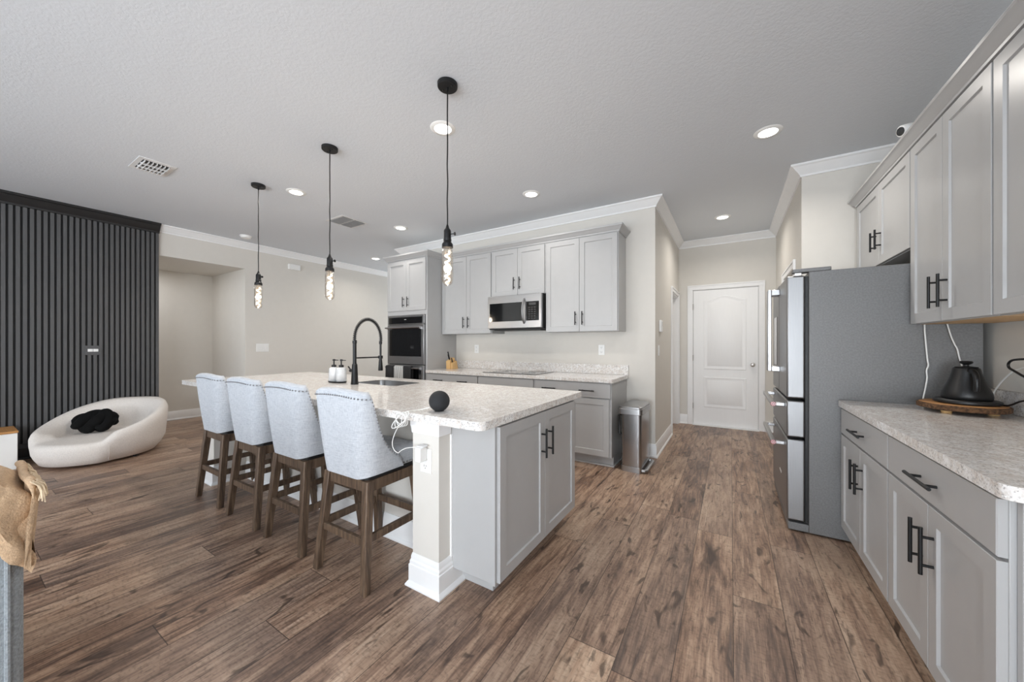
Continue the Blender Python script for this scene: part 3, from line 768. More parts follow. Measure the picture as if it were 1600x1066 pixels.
# knife block and knives
KBX, KBY = -3.47, 3.98
kb = thing('knife_block', (KBX, KBY, .916), 'small pale wood knife block at the left end of the kitchen worktop', 'knife block')
ky = frame((KBX, KBY, .916), (1, 0, 0), (0, 1, 0), (0, 0, 1))
MB().loop([[ky(-.055, -.07, 0), ky(.02, -.07, 0), ky(.02, .07, 0), ky(-.055, .07, 0)], [ky(-.055, -.075, .115), ky(.02, -.075, .115), ky(.02, .03, .165), ky(-.055, .03, .165)]]).build('block', M['blockwood'], kb, bevel=.004)
MB().loop([[ky(.0205, -.06, 0), ky(.06, -.06, 0), ky(.06, .06, 0), ky(.0205, .06, 0)], [ky(.0205, -.065, .085), ky(.06, -.065, .085), ky(.06, .03, .12), ky(.0205, .03, .12)]]).build('steak_knife_holder', M['blockwood'], kb, bevel=.004)
def knife(dx, dy, dz, L, label):
    p = Vector((KBX + dx, KBY + dy, .916 + dz)); d = Vector((.0, -.32, .95)).normalized()
    t = thing('knife', p, label, 'knife', 'knives in the block')
    m = MB(); a = p + d * .004; b = p + d * L
    m.tube([a, a + d * L * .3, b - d * .01, b], .0095, 10, flat=.7); m.build('handle', M['blackplastic'], t, smooth=50)
    MB().tube([p - d * .06, p + d * .006], .006, 8, flat=.25).build('blade', M['steel'], t, smooth=40)
knife(-.018, -.035, .132, .125, 'tallest black handled knife, middle of the knife block')
knife(-.042, -.02, .138, .075, 'shorter black handled knife at left of the block')
knife(.036, -.035, .095, .07, 'short black handled knife in the lower right tier of the block')

# trash can
tc_ = thing('trash_can', (-.84, 3.84, 0), 'slim rectangular stainless step trash can at the end of the kitchen cabinets', 'trash can')
fz = frame((0, 0, 0), (1, 0, 0), (0, 1, 0), (0, 0, 1))
def rb(x0, x1, y0, y1, r, z): return [(p[0], p[1], z) for p in rrect(x0, x1, y0, y1, r)]
MB().loop([rb(-.945, -.748, 3.64, 4.07, .035, .05), rb(-.947, -.746, 3.638, 4.072, .035, .57)]).build('body', M['canSteel'], tc_, smooth=50)
MB().loop([rb(-.95, -.743, 3.635, 4.075, .037, .0), rb(-.95, -.743, 3.635, 4.075, .037, .052)]).build('base', M['steel'], tc_, smooth=50)
MB().loop([rb(-.975, -.738, 3.628, 4.08, .038, .572), rb(-.975, -.738, 3.628, 4.08, .038, .628)]).build('rim', M['steel'], tc_, bevel=.003, smooth=50)
MB().loop([rb(-.968, -.745, 3.634, 4.075, .034, .629), rb(-.968, -.745, 3.634, 4.075, .034, .645), rb(-.955, -.757, 3.646, 4.063, .03, .655)]).build('lid', M['steel'], tc_, smooth=40)
MB().tube([(-.952, 3.68, .56), (-.972, 3.68, .55), (-.972, 3.68, .37), (-.952, 3.68, .36)], .012, 8).build('carry_handle', M['blackplastic'], tc_)
MB().tube([(-.745, 3.66, .022), (-.722, 3.66, .024), (-.712, 3.675, .024), (-.710, 3.86, .024), (-.710, 4.02, .024), (-.722, 4.045, .024), (-.745, 4.045, .022)], .02, 10, flat=.8).build('pedal', M['steel'], tc_)

# ------------------------------------------------------------------ island
ZI = .92
kw = MB().box(-3.99, -1.42, 1.59, 1.705, 0, .878)
struct('wall_island', kw, M['wall'], smooth=0)
struct('baseboard_island', MB().sweep(BASE, [(-1.435, 1.59), (-3.975, 1.59)]), M['white'], smooth=20)
def post(x0, x1, label):
    t = thing('island_post', ((x0 + x1) / 2, 1.45, 0), label, 'post', 'posts at the island ends')
    y0, y1 = 1.335, 1.705
    MB().box(x0, x1, y0, y1, 0, .878).build('shaft', M['wall'], t, smooth=0)
    B2 = [(0, 0), (.030, 0), (.030, .008), (.020, .022), (.016, .026), (.016, .110), (.012, .114), (.012, .128), (.007, .138), (.007, .152), (.002, .168), (0, .168)]
    B3 = [(0, 0), (.030, 0), (.030, .008), (.020, .022), (.016, .026), (.016, .098), (0, .098)]
    MB().sweep(B2, [(x1, 1.4275), (x1, y0), (x0, y0), (x0, y1)]).sweep(B3, [(x1, 1.5075), (x1, 1.4275)]).build('base_moulding', M['white'], t, smooth=20)
    if x1 > -2: MB().box(x1, x1 + .010, 1.418, 1.4275, .16, .80).build('corner_bead', M['white'], t, smooth=0)
    MB().sweep([(0, .805), (.004, .805), (.007, .835), (.010, .845), (.010, .878), (0, .878)], [(x1, 1.42), (x1, y0), (x0, y0), (x0, y1)]).build('cap', M['white'], t, smooth=20)
    return t
post(-1.437, -1.252, 'beige post with white base at the near island corner, outlet on it')
post(-4.18, -3.99, 'beige post with white base at far island corner behind the farthest stool')

ic = thing('island_end_cabinet', (-1.1, 1.95, 0), 'grey two door cabinet closing the near end of the island', 'cabinet')
IX = -.972
MB().box(-1.252, IX, 1.428, 2.425, .10, .878).build('body', M['cab'], ic, bevel=.002)
MB().box(-1.252, -1.04, 1.508, 2.36, .001, .10).build('toe_kick', M['cab'], ic, bevel=.003)
MB().box(IX - .035, IX + .003, 1.420, 1.428, .10, .878).build('edge_strip', M['cab'], ic, smooth=0)
fe = face_e(IX)
door(ic, fe, 1.44, 1.928, .108, .868, 1.886, .69, .17)
door(ic, fe, 1.932, 2.412, .108, .868, 1.974, .69, .17)
ib = thing('island_sink_cabinet', (-2.6, 2.1, 0), 'grey cabinets under the sink on the far side of the island', 'cabinet')
sc_ = MB().box(-4.55, -1.254, 1.707, 1.73, .1, .878).box(-4.55, -4.53, 1.73, 2.40, .1, .878).box(-1.274, -1.254, 1.73, 2.40, .1, .878).box(-4.53, -1.274, 1.73, 2.40, .1, .12).box(-4.55, -1.254, 2.40, 2.425, .1, .878)
sc_.build('body', M['cab'], ib, smooth=0)
MB().box(-4.55, -1.254, 1.75, 2.35, .001, .099).build('toe_kick', M['cab'], ib, smooth=0)
fn = frame((0, 2.425, 0), (1, 0, 0), (0, 0, 1), (0, 1, 0))
for i in range(6):
    a = -4.55 + i * .549; door(ib, fn, a + .006, a + .543, .115, .868)

HX0, HX1, HY0, HY1 = -2.985, -2.415, 2.03, 2.36
it = slab('island_countertop', rrect(-4.62, -.945, 1.28, 2.548, (.03, .04, .04, .045)), .88, ZI, M['granite'], hole=rrect(HX0, HX1, HY0, HY1, .06), bevel=.012, seg=4)
tag(it, 'long pale speckled stone island top with a sink cut into it', 'countertop')
sk = thing('sink', (-2.7, 2.19, .88), 'undermount stainless sink in the island top behind the faucet', 'sink')
def hr(d, z, r=.06): return [(p[0], p[1], z) for p in rrect(HX0 - d, HX1 + d, HY0 - d, HY1 + d, r)]
MB().loop([hr(-.0005, .916), hr(-.003, .917), hr(-.005, .74, .06), hr(-.03, .70, .06), hr(-.06, .697, .05)], caps=False).add([(p[0], p[1], .697) for p in rrect(HX0 + .06, HX1 - .06, HY0 + .06, HY1 - .06, .05)], [tuple(range(28))]).build('basin', M['steel'], sk, smooth=50)
MB().lathe([(.0005, .699), (.03, .699), (.038, .702), (.042, .698)], (-2.7, 2.2, 0), 24).build('drain', M['chrome'], sk)

# faucet
FX, FYY = -2.82, 1.945
fa = thing('faucet', (FX, FYY, ZI), 'tall matte black spring neck faucet at the island sink', 'faucet')
MB().lathe([(.0005, ZI), (.032, ZI), (.032, ZI + .006), (.029, ZI + .03), (.026, ZI + .10), (.022, ZI + .175), (.0165, ZI + .182), (.0155, ZI + .20), (.0155, ZI + .36), (.0185, ZI + .362), (.0185, ZI + .385), (.0005, ZI + .387)], (FX, FYY, 0), 28).build('body', M['black'], fa)
neck = []
za = 1.315
RY = .138
for i in range(8): neck.append(Vector((FX, FYY, ZI + .37 + (za - ZI - .37) * i / 7)))
for i in range(1, 25):
    a = PI - PI * 1.02 * i / 24
    neck.append(Vector((FX, FYY + RY + RY * math.cos(a), za + .185 * math.sin(a))))
neck.append(Vector((FX, FYY + 2 * RY - .004, 1.29)))
MB().tube(neck, .0085, 10).build('hose', M['black'], fa)
# coil around the hose
L_ = [0]
for i in range(1, len(neck)): L_.append(L_[-1] + (neck[i] - neck[i - 1]).length)
def along(s):
    for i in range(1, len(neck)):
        if s <= L_[i]:
            k = (s - L_[i - 1]) / (L_[i] - L_[i - 1]); return neck[i - 1].lerp(neck[i], k), (neck[i] - neck[i - 1]).normalized()
    return neck[-1], (neck[-1] - neck[-2]).normalized()
turns = 34; N = turns * 12; coil = []
for i in range(N + 1):
    p, t = along(L_[-1] * i / N); nx = Vector((1, 0, 0)); ny = t.cross(nx).normalized(); a = 2 * PI * turns * i / N
    coil.append(p + (nx * math.cos(a) + ny * math.sin(a)) * .0145)
MB().tube(coil, .0026, 6).build('spring', M['black'], fa, smooth=60)
yt = FYY + 2 * RY - .004
MB().lathe([(.0005, 1.30), (.014, 1.30), (.014, 1.275), (.009, 1.27), (.009, 1.165), (.012, 1.16), (.013, 1.14), (.017, 1.10), (.022, 1.03), (.020, 1.024), (.0005, 1.026)], (FX, yt, 0), 24).build('spray_head', M['black'], fa)
MB().cyl((FX, FYY, 1.152), (FX, yt - .012, 1.152), .0065, 12).lathe([(.016, 1.138), (.021, 1.138), (.021, 1.166), (.016, 1.166)], (FX, yt, 0), 24).build('docking_arm', M['black'], fa)
MB().cyl((FX - .02, FYY, ZI + .12), (FX - .058, FYY - .002, ZI + .12), .015, 14).cyl((FX - .05, FYY, ZI + .12), (FX - .085, FYY - .005, ZI + .155), .006, 10).build('lever', M['black'], fa)

# soap dispensers on a tray
ty = thing('soap_tray', (-3.10, 1.96, ZI), 'small dark oval tray under the two soap dispensers by the faucet', 'tray')
MB().lathe([(.0005, ZI), (.10, ZI), (.108, ZI + .004), (.110, ZI + .014), (.104, ZI + .014), (.10, ZI + .008), (.0005, ZI + .008)], (-3.10, 1.96, 0), 36, sy=.55).build('dish', M['blackplastic'], ty)
def dispenser(x, y, label):
    t = thing('soap_dispenser', (x, y, ZI + .008), label, 'soap dispenser', 'soap dispensers by the sink')
    z = ZI + .008
    n = 48; rings = []
    for r, h in ((.040, 0), (.045, .006), (.044, .06), (.041, .115), (.034, .128), (.018, .134)):
        rings.append([(x + (r * (1 + .025 * math.cos(24 * 2 * PI * k / n))) * math.cos(2 * PI * k / n), y + (r * (1 + .025 * math.cos(24 * 2 * PI * k / n))) * math.sin(2 * PI * k / n), z + h) for k in range(n)])
    MB().loop(rings).build('bottle', M['soapglass'], t, smooth=60)
    MB().lathe([(.019, z + .130), (.021, z + .135), (.021, z + .152), (.012, z + .156), (.006, z + .158), (.006, z + .19), (.012, z + .192), (.012, z + .206), (.0005, z + .208)], (x, y, 0), 20).cyl((x, y, z + .199), (x + .05, y + .012, z + .197), .005, 10, r2=.0035).build('pump', M['blackplastic'], t)
    return t
s0 = dispenser(-3.145, 1.955, 'left ribbed glass soap dispenser with black pump on the tray')
c = copy_tree(s0); c.location = (-3.052, 1.968, ZI + .008); c['label'] = 'right ribbed glass soap dispenser, the one closer to the faucet'

# smart speaker ball with cable, charger, outlet
sp_ = thing('speaker_ball', (-1.31, 1.40, ZI), 'small black fabric ball speaker near the edge of the island top', 'speaker')
MB().lathe([(.0005, 0)] + [(max(.0005, .0545 * math.sin(PI * (.10 + .90 * i / 22))), .047 - .0545 * math.cos(PI * (.10 + .90 * i / 22)) - .0) for i in range(23)], (-1.31, 1.40, ZI + .0052), 40).build('cloth_body', M['speaker'], sp_)
MB().lathe([(.0005, ZI + .0), (.024, ZI + .0), (.027, ZI + .006), (.0005, ZI + .006)], (-1.31, 1.40, 0), 24).build('foot', M['blackplastic'], sp_)
cb = MB()
def bez(p0, p1, p2, p3, n=16):
    p0, p1, p2, p3 = map(Vector, (p0, p1, p2, p3)); o = []
    for i in range(n + 1):
        t = i / n; o.append(p0 * (1 - t) ** 3 + p1 * 3 * t * (1 - t) ** 2 + p2 * 3 * t * t * (1 - t) + p3 * t ** 3)
    return o
cb.tube(bez((-1.355, 1.375, ZI + .018), (-1.40, 1.36, ZI + .004), (-1.41, 1.33, ZI + .002), (-1.425, 1.292, ZI + .004)) + bez((-1.425, 1.292, ZI + .004), (-1.43, 1.272, ZI + .004), (-1.44, 1.262, ZI - .01), (-1.442, 1.262, ZI - .05))[1:], .0023, 8)
for k in range(4):
    ph = k * 1.1
    cb.tube([(-1.437 + (.042 + .006 * k) * math.cos(2 * PI * i / 24), 1.258 - .012 * math.sin(2 * PI * i / 24 + ph) - .003 * k, ZI - .035 + (.034 + .004 * k) * math.sin(2 * PI * i / 24 + .3 * k)) for i in range(24)], .0023, 8, True)
cb.tube(bez((-1.442, 1.262, ZI - .05), (-1.50, 1.25, .80), (-1.54, 1.26, .72), (-1.475, 1.27, .705)) + bez((-1.475, 1.27, .705), (-1.45, 1.275, .73), (-1.42, 1.285, .742), (-1.364, 1.287, .746))[1:], .0023, 8)
tag(cb.build('charging_cable', M['cord'], smooth=60), 'white cable looped at the island edge, from the ball speaker to the post outlet', 'cable')
plate('outlet', face_s(1.335), -1.338, .672, .078, .125, 'white outlet on the beige island post under the plugged charger')
cg = thing('charger', (-1.352, 1.30, .70), 'white plug-in charger in the outlet on the island post', 'charger')
MB().fbox(face_s(1.335), -1.362, -1.324, .675, .75, .0098, .060).build('brick', M['whiteplastic'], cg, bevel=.006)
MB().fbox(face_s(1.335), -1.358, -1.314, .7495, .758, .012, .05).build('cable_boot', M['grille'], cg, bevel=.003)

# ------------------------------------------------------------------ bar stools
def interp(tab, x):
    for (a, b), (c, d) in zip(tab, tab[1:]):
        if x <= c: return b + (d - b) * (x - a) / (c - a)
    return tab[-1][1]
def make_stool(cx, cy, label):
    t = thing('bar_stool', (cx, cy, 0), label, 'bar stool', 'linen bar stools along the island')
    fr = frame((cx, cy, 0), (1, 0, 0), (0, 1, 0), (0, 0, 1))
    lg = .023
    for sx in (-1, 1):
        for sy in (-1, 1):
            m = MB(); tx, ty_, bx, by = sx * .168, sy * .155, sx * .212, sy * .205
            l2 = .019
            m.loop([[fr(bx - l2, by - l2, 0), fr(bx + l2, by - l2, 0), fr(bx + l2, by + l2, 0), fr(bx - l2, by + l2, 0)],
                    [fr(tx - lg, ty_ - lg, .556), fr(tx + lg, ty_ - lg, .556), fr(tx + lg, ty_ + lg, .556), fr(tx - lg, ty_ + lg, .556)]])
            m.build('leg', M['stoolwood'], t, bevel=.004)
    def at(z, sx, sy):
        k = z / .556; return (sx * (.212 + (.168 - .212) * k), sy * (.205 + (.155 - .205) * k))
    ap = MB()
    a, b = at(.52, 1, 1)
    ap.box(cx - a, cx + a, cy - b - .011, cy - b + .011, .495, .554).box(cx - a, cx + a, cy + b - .011, cy + b + .011, .495, .554)
    ap.box(cx - a - .011, cx - a + .011, cy - b, cy + b, .495, .554).box(cx + a - .011, cx + a + .011, cy - b, cy + b, .495, .554)
    ap.build('apron', M['stoolwood'], t, bevel=.003)
    for sy, z in ((-1, .245), (1, .275)):
        a, b = at(z, 1, sy); MB().box(cx - a + .012, cx + a - .012, cy + b - .011, cy + b + .011, z - .02, z + .02).build('stretcher', M['stoolwood'], t, bevel=.003)
    for sx, z in ((-1, .262), (1, .262)):
        a, b = at(z, sx, 1); MB().box(cx + a - .011, cx + a + .011, cy - b + .012, cy + b - .012, z - .02, z + .02).build('stretcher', M['stoolwood'], t, bevel=.003)
    MB().loop([[(cx + p[0], cy + p[1], z_) for p in rrect(-.172, .172, -.165, .165, .03)] for z_ in (.5545, .580)]).build('swivel_plate', M['blackplastic'], t)  # swivel plate, widened in black so the gap under the seat looks shaded
    # seat cushion
    m = MB()
    def sr(d, z): return [(cx + p[0], cy + p[1], z) for p in rrect(-.192 + d, .192 - d, -.175 + d, .222 - d, .05)]
    m.loop([sr(.02, .579), sr(.004, .584), sr(0, .60), sr(0, .645), sr(.008, .665), sr(.03, .680), sr(.08, .688), sr(.14, .690)])
    m.build('seat', M['linen'], t, smooth=60)
    # wrap-around backrest
    def plan(s, w, d, yf, r):
        # s in [-1,1] along left wing, back, right wing
        Ls = yf + d - r; La = r * PI / 2; Lb = 2 * (w - r); T = 2 * Ls + 2 * La + Lb; q = (s + 1) / 2 * T
        if q < Ls: return (-w, yf - q), (-1, 0)
        q -= Ls
        if q < La: a = PI + q / r; return (-w + r + r * math.cos(a), -d + r + r * math.sin(a)), (math.cos(a), math.sin(a))
        q -= La
        if q < Lb: return (-w + r + q, -d), (0, -1)
        q -= Lb
        if q < La: a = 1.5 * PI + q / r; return (w - r + r * math.cos(a), -d + r + r * math.sin(a)), (math.cos(a), math.sin(a))
        q -= La
        return (w, -d + r + q), (1, 0)
    YF = .05
    TOP = [(0, 1.018), (.05, .985), (.11, .92), (.20, .845), (.33, .775), (.50, .72), (.70, .683), (.86, .662), (.94, .640), (1.0, .60)]
    def zt(y, s):
        q = (y + .155) / (YF + .155)
        base = 1.02 - .014 * (abs(s) / .45) ** 2 if abs(s) < .45 else 1.006
        if q <= 0: return base
        return min(base, interp(TOP, min(1, q)) - .009)
    ns = 56; nt = 12
    def outer(s, k, off=0.0):
        p0, _ = plan(s, .205, .205, YF, .085); top = zt(p0[1], s)
        ax = abs(p0[0]); bot = .566 + .016 * max(0, (ax - .12) / .085) ** 2
        bot = min(bot, top - .01)
        z = bot + (top - bot) * k
        g = (z - .57) / .45
        w = .200 + .043 * g; d = .196 + .046 * g; r = .085 + .015 * g
        (x, y), n = plan(s, w, d, YF, r)
        return Vector((cx + x + n[0] * off, cy + y + n[1] * off, z)), n
    rings = []
    for i in range(ns + 1):
        s = -1 + 2 * i / ns; ring = []
        for j in range(nt + 1):
            p, n = outer(s, j / nt, 0); bul = .004 * math.sin(PI * j / nt)
            ring.append(p + Vector((n[0], n[1], 0)) * bul)
        p, n = outer(s, 1, -.010); ring.append(p + Vector((0, 0, .010)))
        p, n = outer(s, 1, -.028); ring.append(p + Vector((0, 0, .020)))
        p, n = outer(s, 1, -.046); ring.append(p + Vector((0, 0, .012)))
        for j in range(nt, -1, -1):
            p, n = outer(s, j / nt, -.052); ring.append(p)
        rings.append(ring)
    br = MB().loop(rings).build('backrest', M['linen'], t, smooth=60)
    nl = MB(); last = None
    for i in range(0, 901):
        s = -1 + 2 * i / 900
        p0, _ = plan(s, .205, .205, YF, .085)
        p, n = outer(s, .985, .003)
        p = p - Vector((0, 0, .009))
        if last is None or (p - last).length > .0195:
            nl.sphere(p, .0044, 5); last = p
    nl.build('nailhead_trim', M['nail'], br, smooth=60)
    nl = MB()
    for sx in (-1, 1):
        for i in range(7): nl.sphere((cx + sx * .1925, cy + .045 + i * .021, .594), .0042, 5)
    nl.build('nailhead_row', M['nail'], t, smooth=60)
    return t
st = make_stool(-1.79, 1.352, 'nearest pale linen bar stool with nailhead trim, beside the outlet post')
for x, yy, lab in ((-2.398, 1.362, 'second nearest linen bar stool, right behind the nearest one'),
                   (-2.98, 1.365, 'third linen bar stool from the near end of the island'),
                   (-3.595, 1.375, 'farthest linen bar stool, closest to the white lounge chair')):
    c = copy_tree(st); c.location = (x, yy, 0); c['label'] = lab

# ------------------------------------------------------------------ fridge
rf = thing('refrigerator', (.75, 3.55, 0), 'stainless french door refrigerator with two bottom drawers and grey side', 'refrigerator')
RY0, RY1 = 3.06, 3.97
MB().box(.445, 1.20, RY0, RY1, .012, 1.757).build('case', M['fridgeside'], rf, bevel=.004)
fwx = face_w(.425)
def fdoor(name, y0, y1, z0, z1): return MB().fbox(fwx, y0, y1, z0, z1, 0, .098).build(name, M['steelv'], rf, bevel=.010, seg=3)
RM = (RY0 + RY1) / 2
dA = fdoor('fridge_door', RY0 + .002, RM - .003, .905, 1.735); dA['label'] = 'right stainless fridge door nearest the counter'
dB = fdoor('fridge_door', RM + .003, RY1 - .002, .905, 1.735)
dC = fdoor('freezer_drawer', RY0 + .002, RY1 - .002, .64, .888)
dD = fdoor('freezer_drawer', RY0 + .002, RY1 - .002, .075, .625)
MB().box(.427, .443, RY0 + .012, RY1 - .012, .07, 1.73).build('door_gasket', M['blackplastic'], rf, smooth=0)
MB().box(.335, .445, RY0 + .002, RY1 - .002, .012, .062).build('base_grille', M['fridgeside'], rf, bevel=.003)
for yy in (RY0 + .05, RY1 - .05): MB().cyl((.40, yy, 0), (.40, yy, .012), .02, 12).cyl((1.1, yy, 0), (1.1, yy, .012), .02, 12).build('foot', M['blackplastic'], rf)
for ya, yb in ((RY0, RY0 + .10), (RY1 - .10, RY1)):
    MB().box(.36, .56, ya + .004, yb - .02, 1.757, 1.782).build('hinge_cover', M['fridgeside'], rf, bevel=.004)
    MB().box(.37, .41, ya + .012, yb - .06, 1.735, 1.757).build('hinge', M['chrome'], rf, bevel=.003)
def fhandle(par, y):
    m = MB().fbox(fwx, y - .013, y + .013, 1.06, 1.70, .150, .175)
    m.fbox(fwx, y - .014, y + .014, 1.655, 1.70, .097, .151).fbox(fwx, y - .014, y + .014, 1.06, 1.10, .097, .151)
    m.build('handle', M['steel'], par, bevel=.004)
fhandle(dA, RM - .045); fhandle(dB, RM + .045)
def dhandle(par, z):
    m = MB().fbox(fwx, RY0 + .10, RY1 - .10, z - .014, z + .014, .150, .178)
    for y in (RY0 + .115, RY1 - .115): m.fbox(fwx, y - .015, y + .015, z - .013, z + .013, .097, .151)
    m.build('handle', M['steel'], par, bevel=.004)
    for y, s in ((RY0 + .0985, 1),):
        bd = MB().lathe([(.0005, 0), (.016, 0), (.016, -.004), (.0005, -.004)], (.425 - .164, y, z), 20, 'y').build('badge', M['red'], par)
        bd['label'] = 'round red badge on handle end'
        MB().tube([(.425 - .164 + .0115 * math.cos(2 * PI * i / 20), y - .0045, z + .0115 * math.sin(2 * PI * i / 20)) for i in range(20)], .0018, 5, True).box(.425 - .170, .425 - .158, y - .0055, y - .004, z - .003, z + .003).build('badge_emblem', M['whiteplastic'], par)
dhandle(dC, .845); dhandle(dD, .572)
lg_ = MB().fbox(fwx, RY0 + .30, RY0 + .40, .30, .315, .098, .0995); lg_.build('nameplate', M['whiteplastic'], dD, smooth=0)
# water dispenser on the far door
dsp = MB().fbox(fwx, RM + .13, RM + .33, 1.10, 1.50, .0975, .101).build('water_dispenser', M['blackglass'], dB, bevel=.003)

# ------------------------------------------------------------------ right hand run
RX = .60 + .02
fw = face_w(RX)
def rbase(y0, y1, ysplit, label, hL):
    t = thing('base_cabinet', (.9, (y0 + y1) / 2, 0), label, 'cabinet', 'grey base cabinets along the right wall')
    MB().box(RX, XR - .001, y0, y1, .10, .874).build('body', M['cab'], t, bevel=.002)
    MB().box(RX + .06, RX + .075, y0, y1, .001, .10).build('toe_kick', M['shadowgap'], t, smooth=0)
    drawer(t, fw, y0 + .004, y1 - .004, .708, .862, ((y0 + y1) / 2 - .0,), .20)
    door(t, fw, y0 + .004, ysplit - .002, .112, .698, ysplit - .042, .545, .165)
    door(t, fw, ysplit + .002, y1 - .004, .112, .698, ysplit + .042, .545, .165)
    return t
rbase(2.243, 3.037, 2.642, 'grey base cabinet with one drawer beside the fridge', None)
rb2 = rbase(1.472, 2.239, 1.86, 'grey base cabinet with one drawer at the near end of right counter', None)
MB().box(RX + .012, XR - .001, 1.447, 1.470, .0, .874).build('end_panel', M['cab'], rb2, bevel=.002)
rc = thing('right_countertop', (.9, 2.2, .874), 'pale brown speckled stone worktop along right wall holding the kettle', 'countertop')
o = slab('worktop', rrect(.588, XR - .001, 1.415, 3.045, (0, .01, .03, 0)), .876, .914, M['granite'], bevel=.010, seg=3); o.parent = rc
o.data.transform(Matrix.Translation(-rc.location))
MB().box(XR - .021, XR - .001, 1.415, 3.045, .914, 1.03).build('backsplash', M['granite'], rc, bevel=.004)

UX = .928
fr_ = face_w(UX)
def rupper(y0, y1, ysplit, zb, label, hz, hl=.165):
    t = thing('upper_cabinet', (1.08, (y0 + y1) / 2, zb), label, 'cabinet', 'grey upper cabinets on the right wall')
    MB().box(UX, XR - .001, y0, y1, zb, 2.435).build('body', M['cab'], t, bevel=.002)
    if zb < 1.5:
        MB().box(UX + .018, XR - .02, y0 + .018, y1 - .018, zb - .001, zb + .001).build('underside', M['cabwood'], t, smooth=0)
    door(t, fr_, y0 + .005, ysplit - .002, zb + .003, 2.425, ysplit - .048, hz, hl)
    door(t, fr_, ysplit + .002, y1 - .005, zb + .003, 2.425, ysplit + .048, hz, hl)
    return t
rupper(3.044, 4.09, 3.57, 1.845, 'short grey wall cabinet over the refrigerator', 2.02, .14)
rupper(2.262, 3.040, 2.662, 1.388, 'tall grey wall cabinet above the kettle', 1.54)
rupper(1.470, 2.258, 1.862, 1.388, 'tall grey wall cabinet nearest camera, cut by the right edge', 1.54)
RCP = [(0, 2.436), (.022, 2.436), (.024, 2.448), (.030, 2.452), (.044, 2.474), (.056, 2.486), (.062, 2.490), (.064, 2.502), (0, 2.502)]
o = MB().sweep(RCP, [(UX, 1.470), (UX, 4.095), (XR - .001, 4.095)]).build('cabinet_crown', M['cab'], smooth=25)
tag(o, 'grey crown moulding along the top of the right wall cabinets', 'moulding')
MB().box(UX + .02, XR - .001, 1.47, 4.09, 2.436, 2.45).build('filler_top', M['cab'], o, smooth=0)

# security camera on the cabinet crown
sc = thing('security_camera', (.93, 3.13, 2.502), 'small white security camera perched on the right cabinet crown', 'security camera')
cd = Vector((-.88, -.38, -.22)).normalized(); c0 = Vector((.92, 3.12, 2.585))
MB().lathe([(.0005, 2.502), (.03, 2.502), (.03, 2.51), (.012, 2.516), (.010, 2.552), (.0005, 2.556)], (.93, 3.13, 0), 24).build('stand', M['whiteplastic'], sc)
MB().tube([c0 - cd * .04, c0 - cd * .036, c0 + cd * .032, c0 + cd * .036], lambda t: .030 if t in (0, 1) else .034, 20).build('housing', M['whiteplastic'], sc, smooth=50)
MB().tube([c0 + cd * .0355, c0 + cd * .0385], .025, 20).build('lens_face', M['blackglass'], sc, smooth=30)

# wood slice tray, kettle, cords
TXC, TYC, TZ = 1.035, 2.83, .914
wt = thing('wood_slice_tray', (TXC, TYC, TZ), 'round live edge wood slice tray on short feet under the black kettle', 'tray')
n = 60; rings = []
for r, z in ((.150, .018), (.157, .022), (.158, .042), (.153, .046)):
    rings.append([(TXC + r * (1 + .025 * math.sin(3 * a + 1) + .018 * math.sin(7 * a)) * math.cos(a), TYC + r * 1.05 * (1 + .02 * math.sin(4 * a) + .015 * math.sin(9 * a)) * math.sin(a), TZ + z) for a in [2 * PI * k / n for k in range(n)]])
MB().loop(rings).build('bark_edge', M['bark'], wt, smooth=50)
MB().loop([[(p[0] * .965 + TXC * .035, p[1] * .965 + TYC * .035, TZ + .046) for p in rings[-1]], [(p[0] * .955 + TXC * .045, p[1] * .955 + TYC * .045, TZ + .049) for p in rings[-1]]]).build('top', M['tray'], wt, smooth=50)
for a in (100, 220, 340):
    MB().lathe([(.018, TZ), (.022, TZ + .018)], (TXC + .1 * math.cos(math.radians(a)), TYC + .1 * math.sin(math.radians(a)), 0), 18).build('foot', M['blockwood'], wt)
kz = TZ + .0495
KX, KY = 1.05, 2.83
kbs = thing('kettle_base', (KX, KY, kz), 'flat round black electric base under the kettle', 'kettle base')  # power base of the electric kettle, which lifts off it
MB().lathe([(.0005, kz), (.108, kz), (.115, kz + .006), (.115, kz + .016), (.108, kz + .021), (.0005, kz + .021)], (KX, KY, 0), 40).build('plate', M['blackplastic'], kbs)
MB().sphere((KX - .095, KY - .02, kz + .0205), .008, 6, .4).sphere((KX - .09, KY - .045, kz + .0205), .008, 6, .4).build('buttons', M['ventdark'], kbs)
kt = thing('kettle', (KX, KY, kz + .021), 'matte black bell shaped electric kettle with lid knob', 'kettle')
z = kz + .0212
MB().lathe([(.0005, z), (.083, z), (.087, z + .004), (.088, z + .02), (.085, z + .038), (.077, z + .06), (.066, z + .088), (.057, z + .115), (.051, z + .140), (.048, z + .158), (.045, z + .163), (.0005, z + .164)], (KX, KY, 0), 44).build('body', M['kettle'], kt, smooth=50)
MB().lathe([(.0005, z + .165), (.040, z + .164), (.042, z + .169), (.010, z + .173), (.009, z + .180), (.020, z + .186), (.024, z + .194), (.020, z + .199), (.0005, z + .2)], (KX, KY, 0), 32).build('lid', M['kettle'], kt)
MB().tube(bez((KX - .004, KY - .048, z + .150), (KX - .010, KY - .125, z + .158), (KX - .012, KY - .128, z + .10), (KX - .011, KY - .118, z + .055), 14), .011, 12, flat=1.2).build('handle', M['kettle'], kt, smooth=50)
MB().tube(bez((KX + .012, KY + .082, z + .04), (KX + .02, KY + .13, z + .04), (KX + .014, KY + .09, z + .13), (KX + .02, KY + .135, z + .15), 18), .007, 10).build('spout', M['kettle'], kt, smooth=50)
def cord(pts, r, mat, label, name='power_cord', cat='cord'):
    o = MB().tube(pts, r, 8).build(name, mat, smooth=60); return tag(o, label, cat)
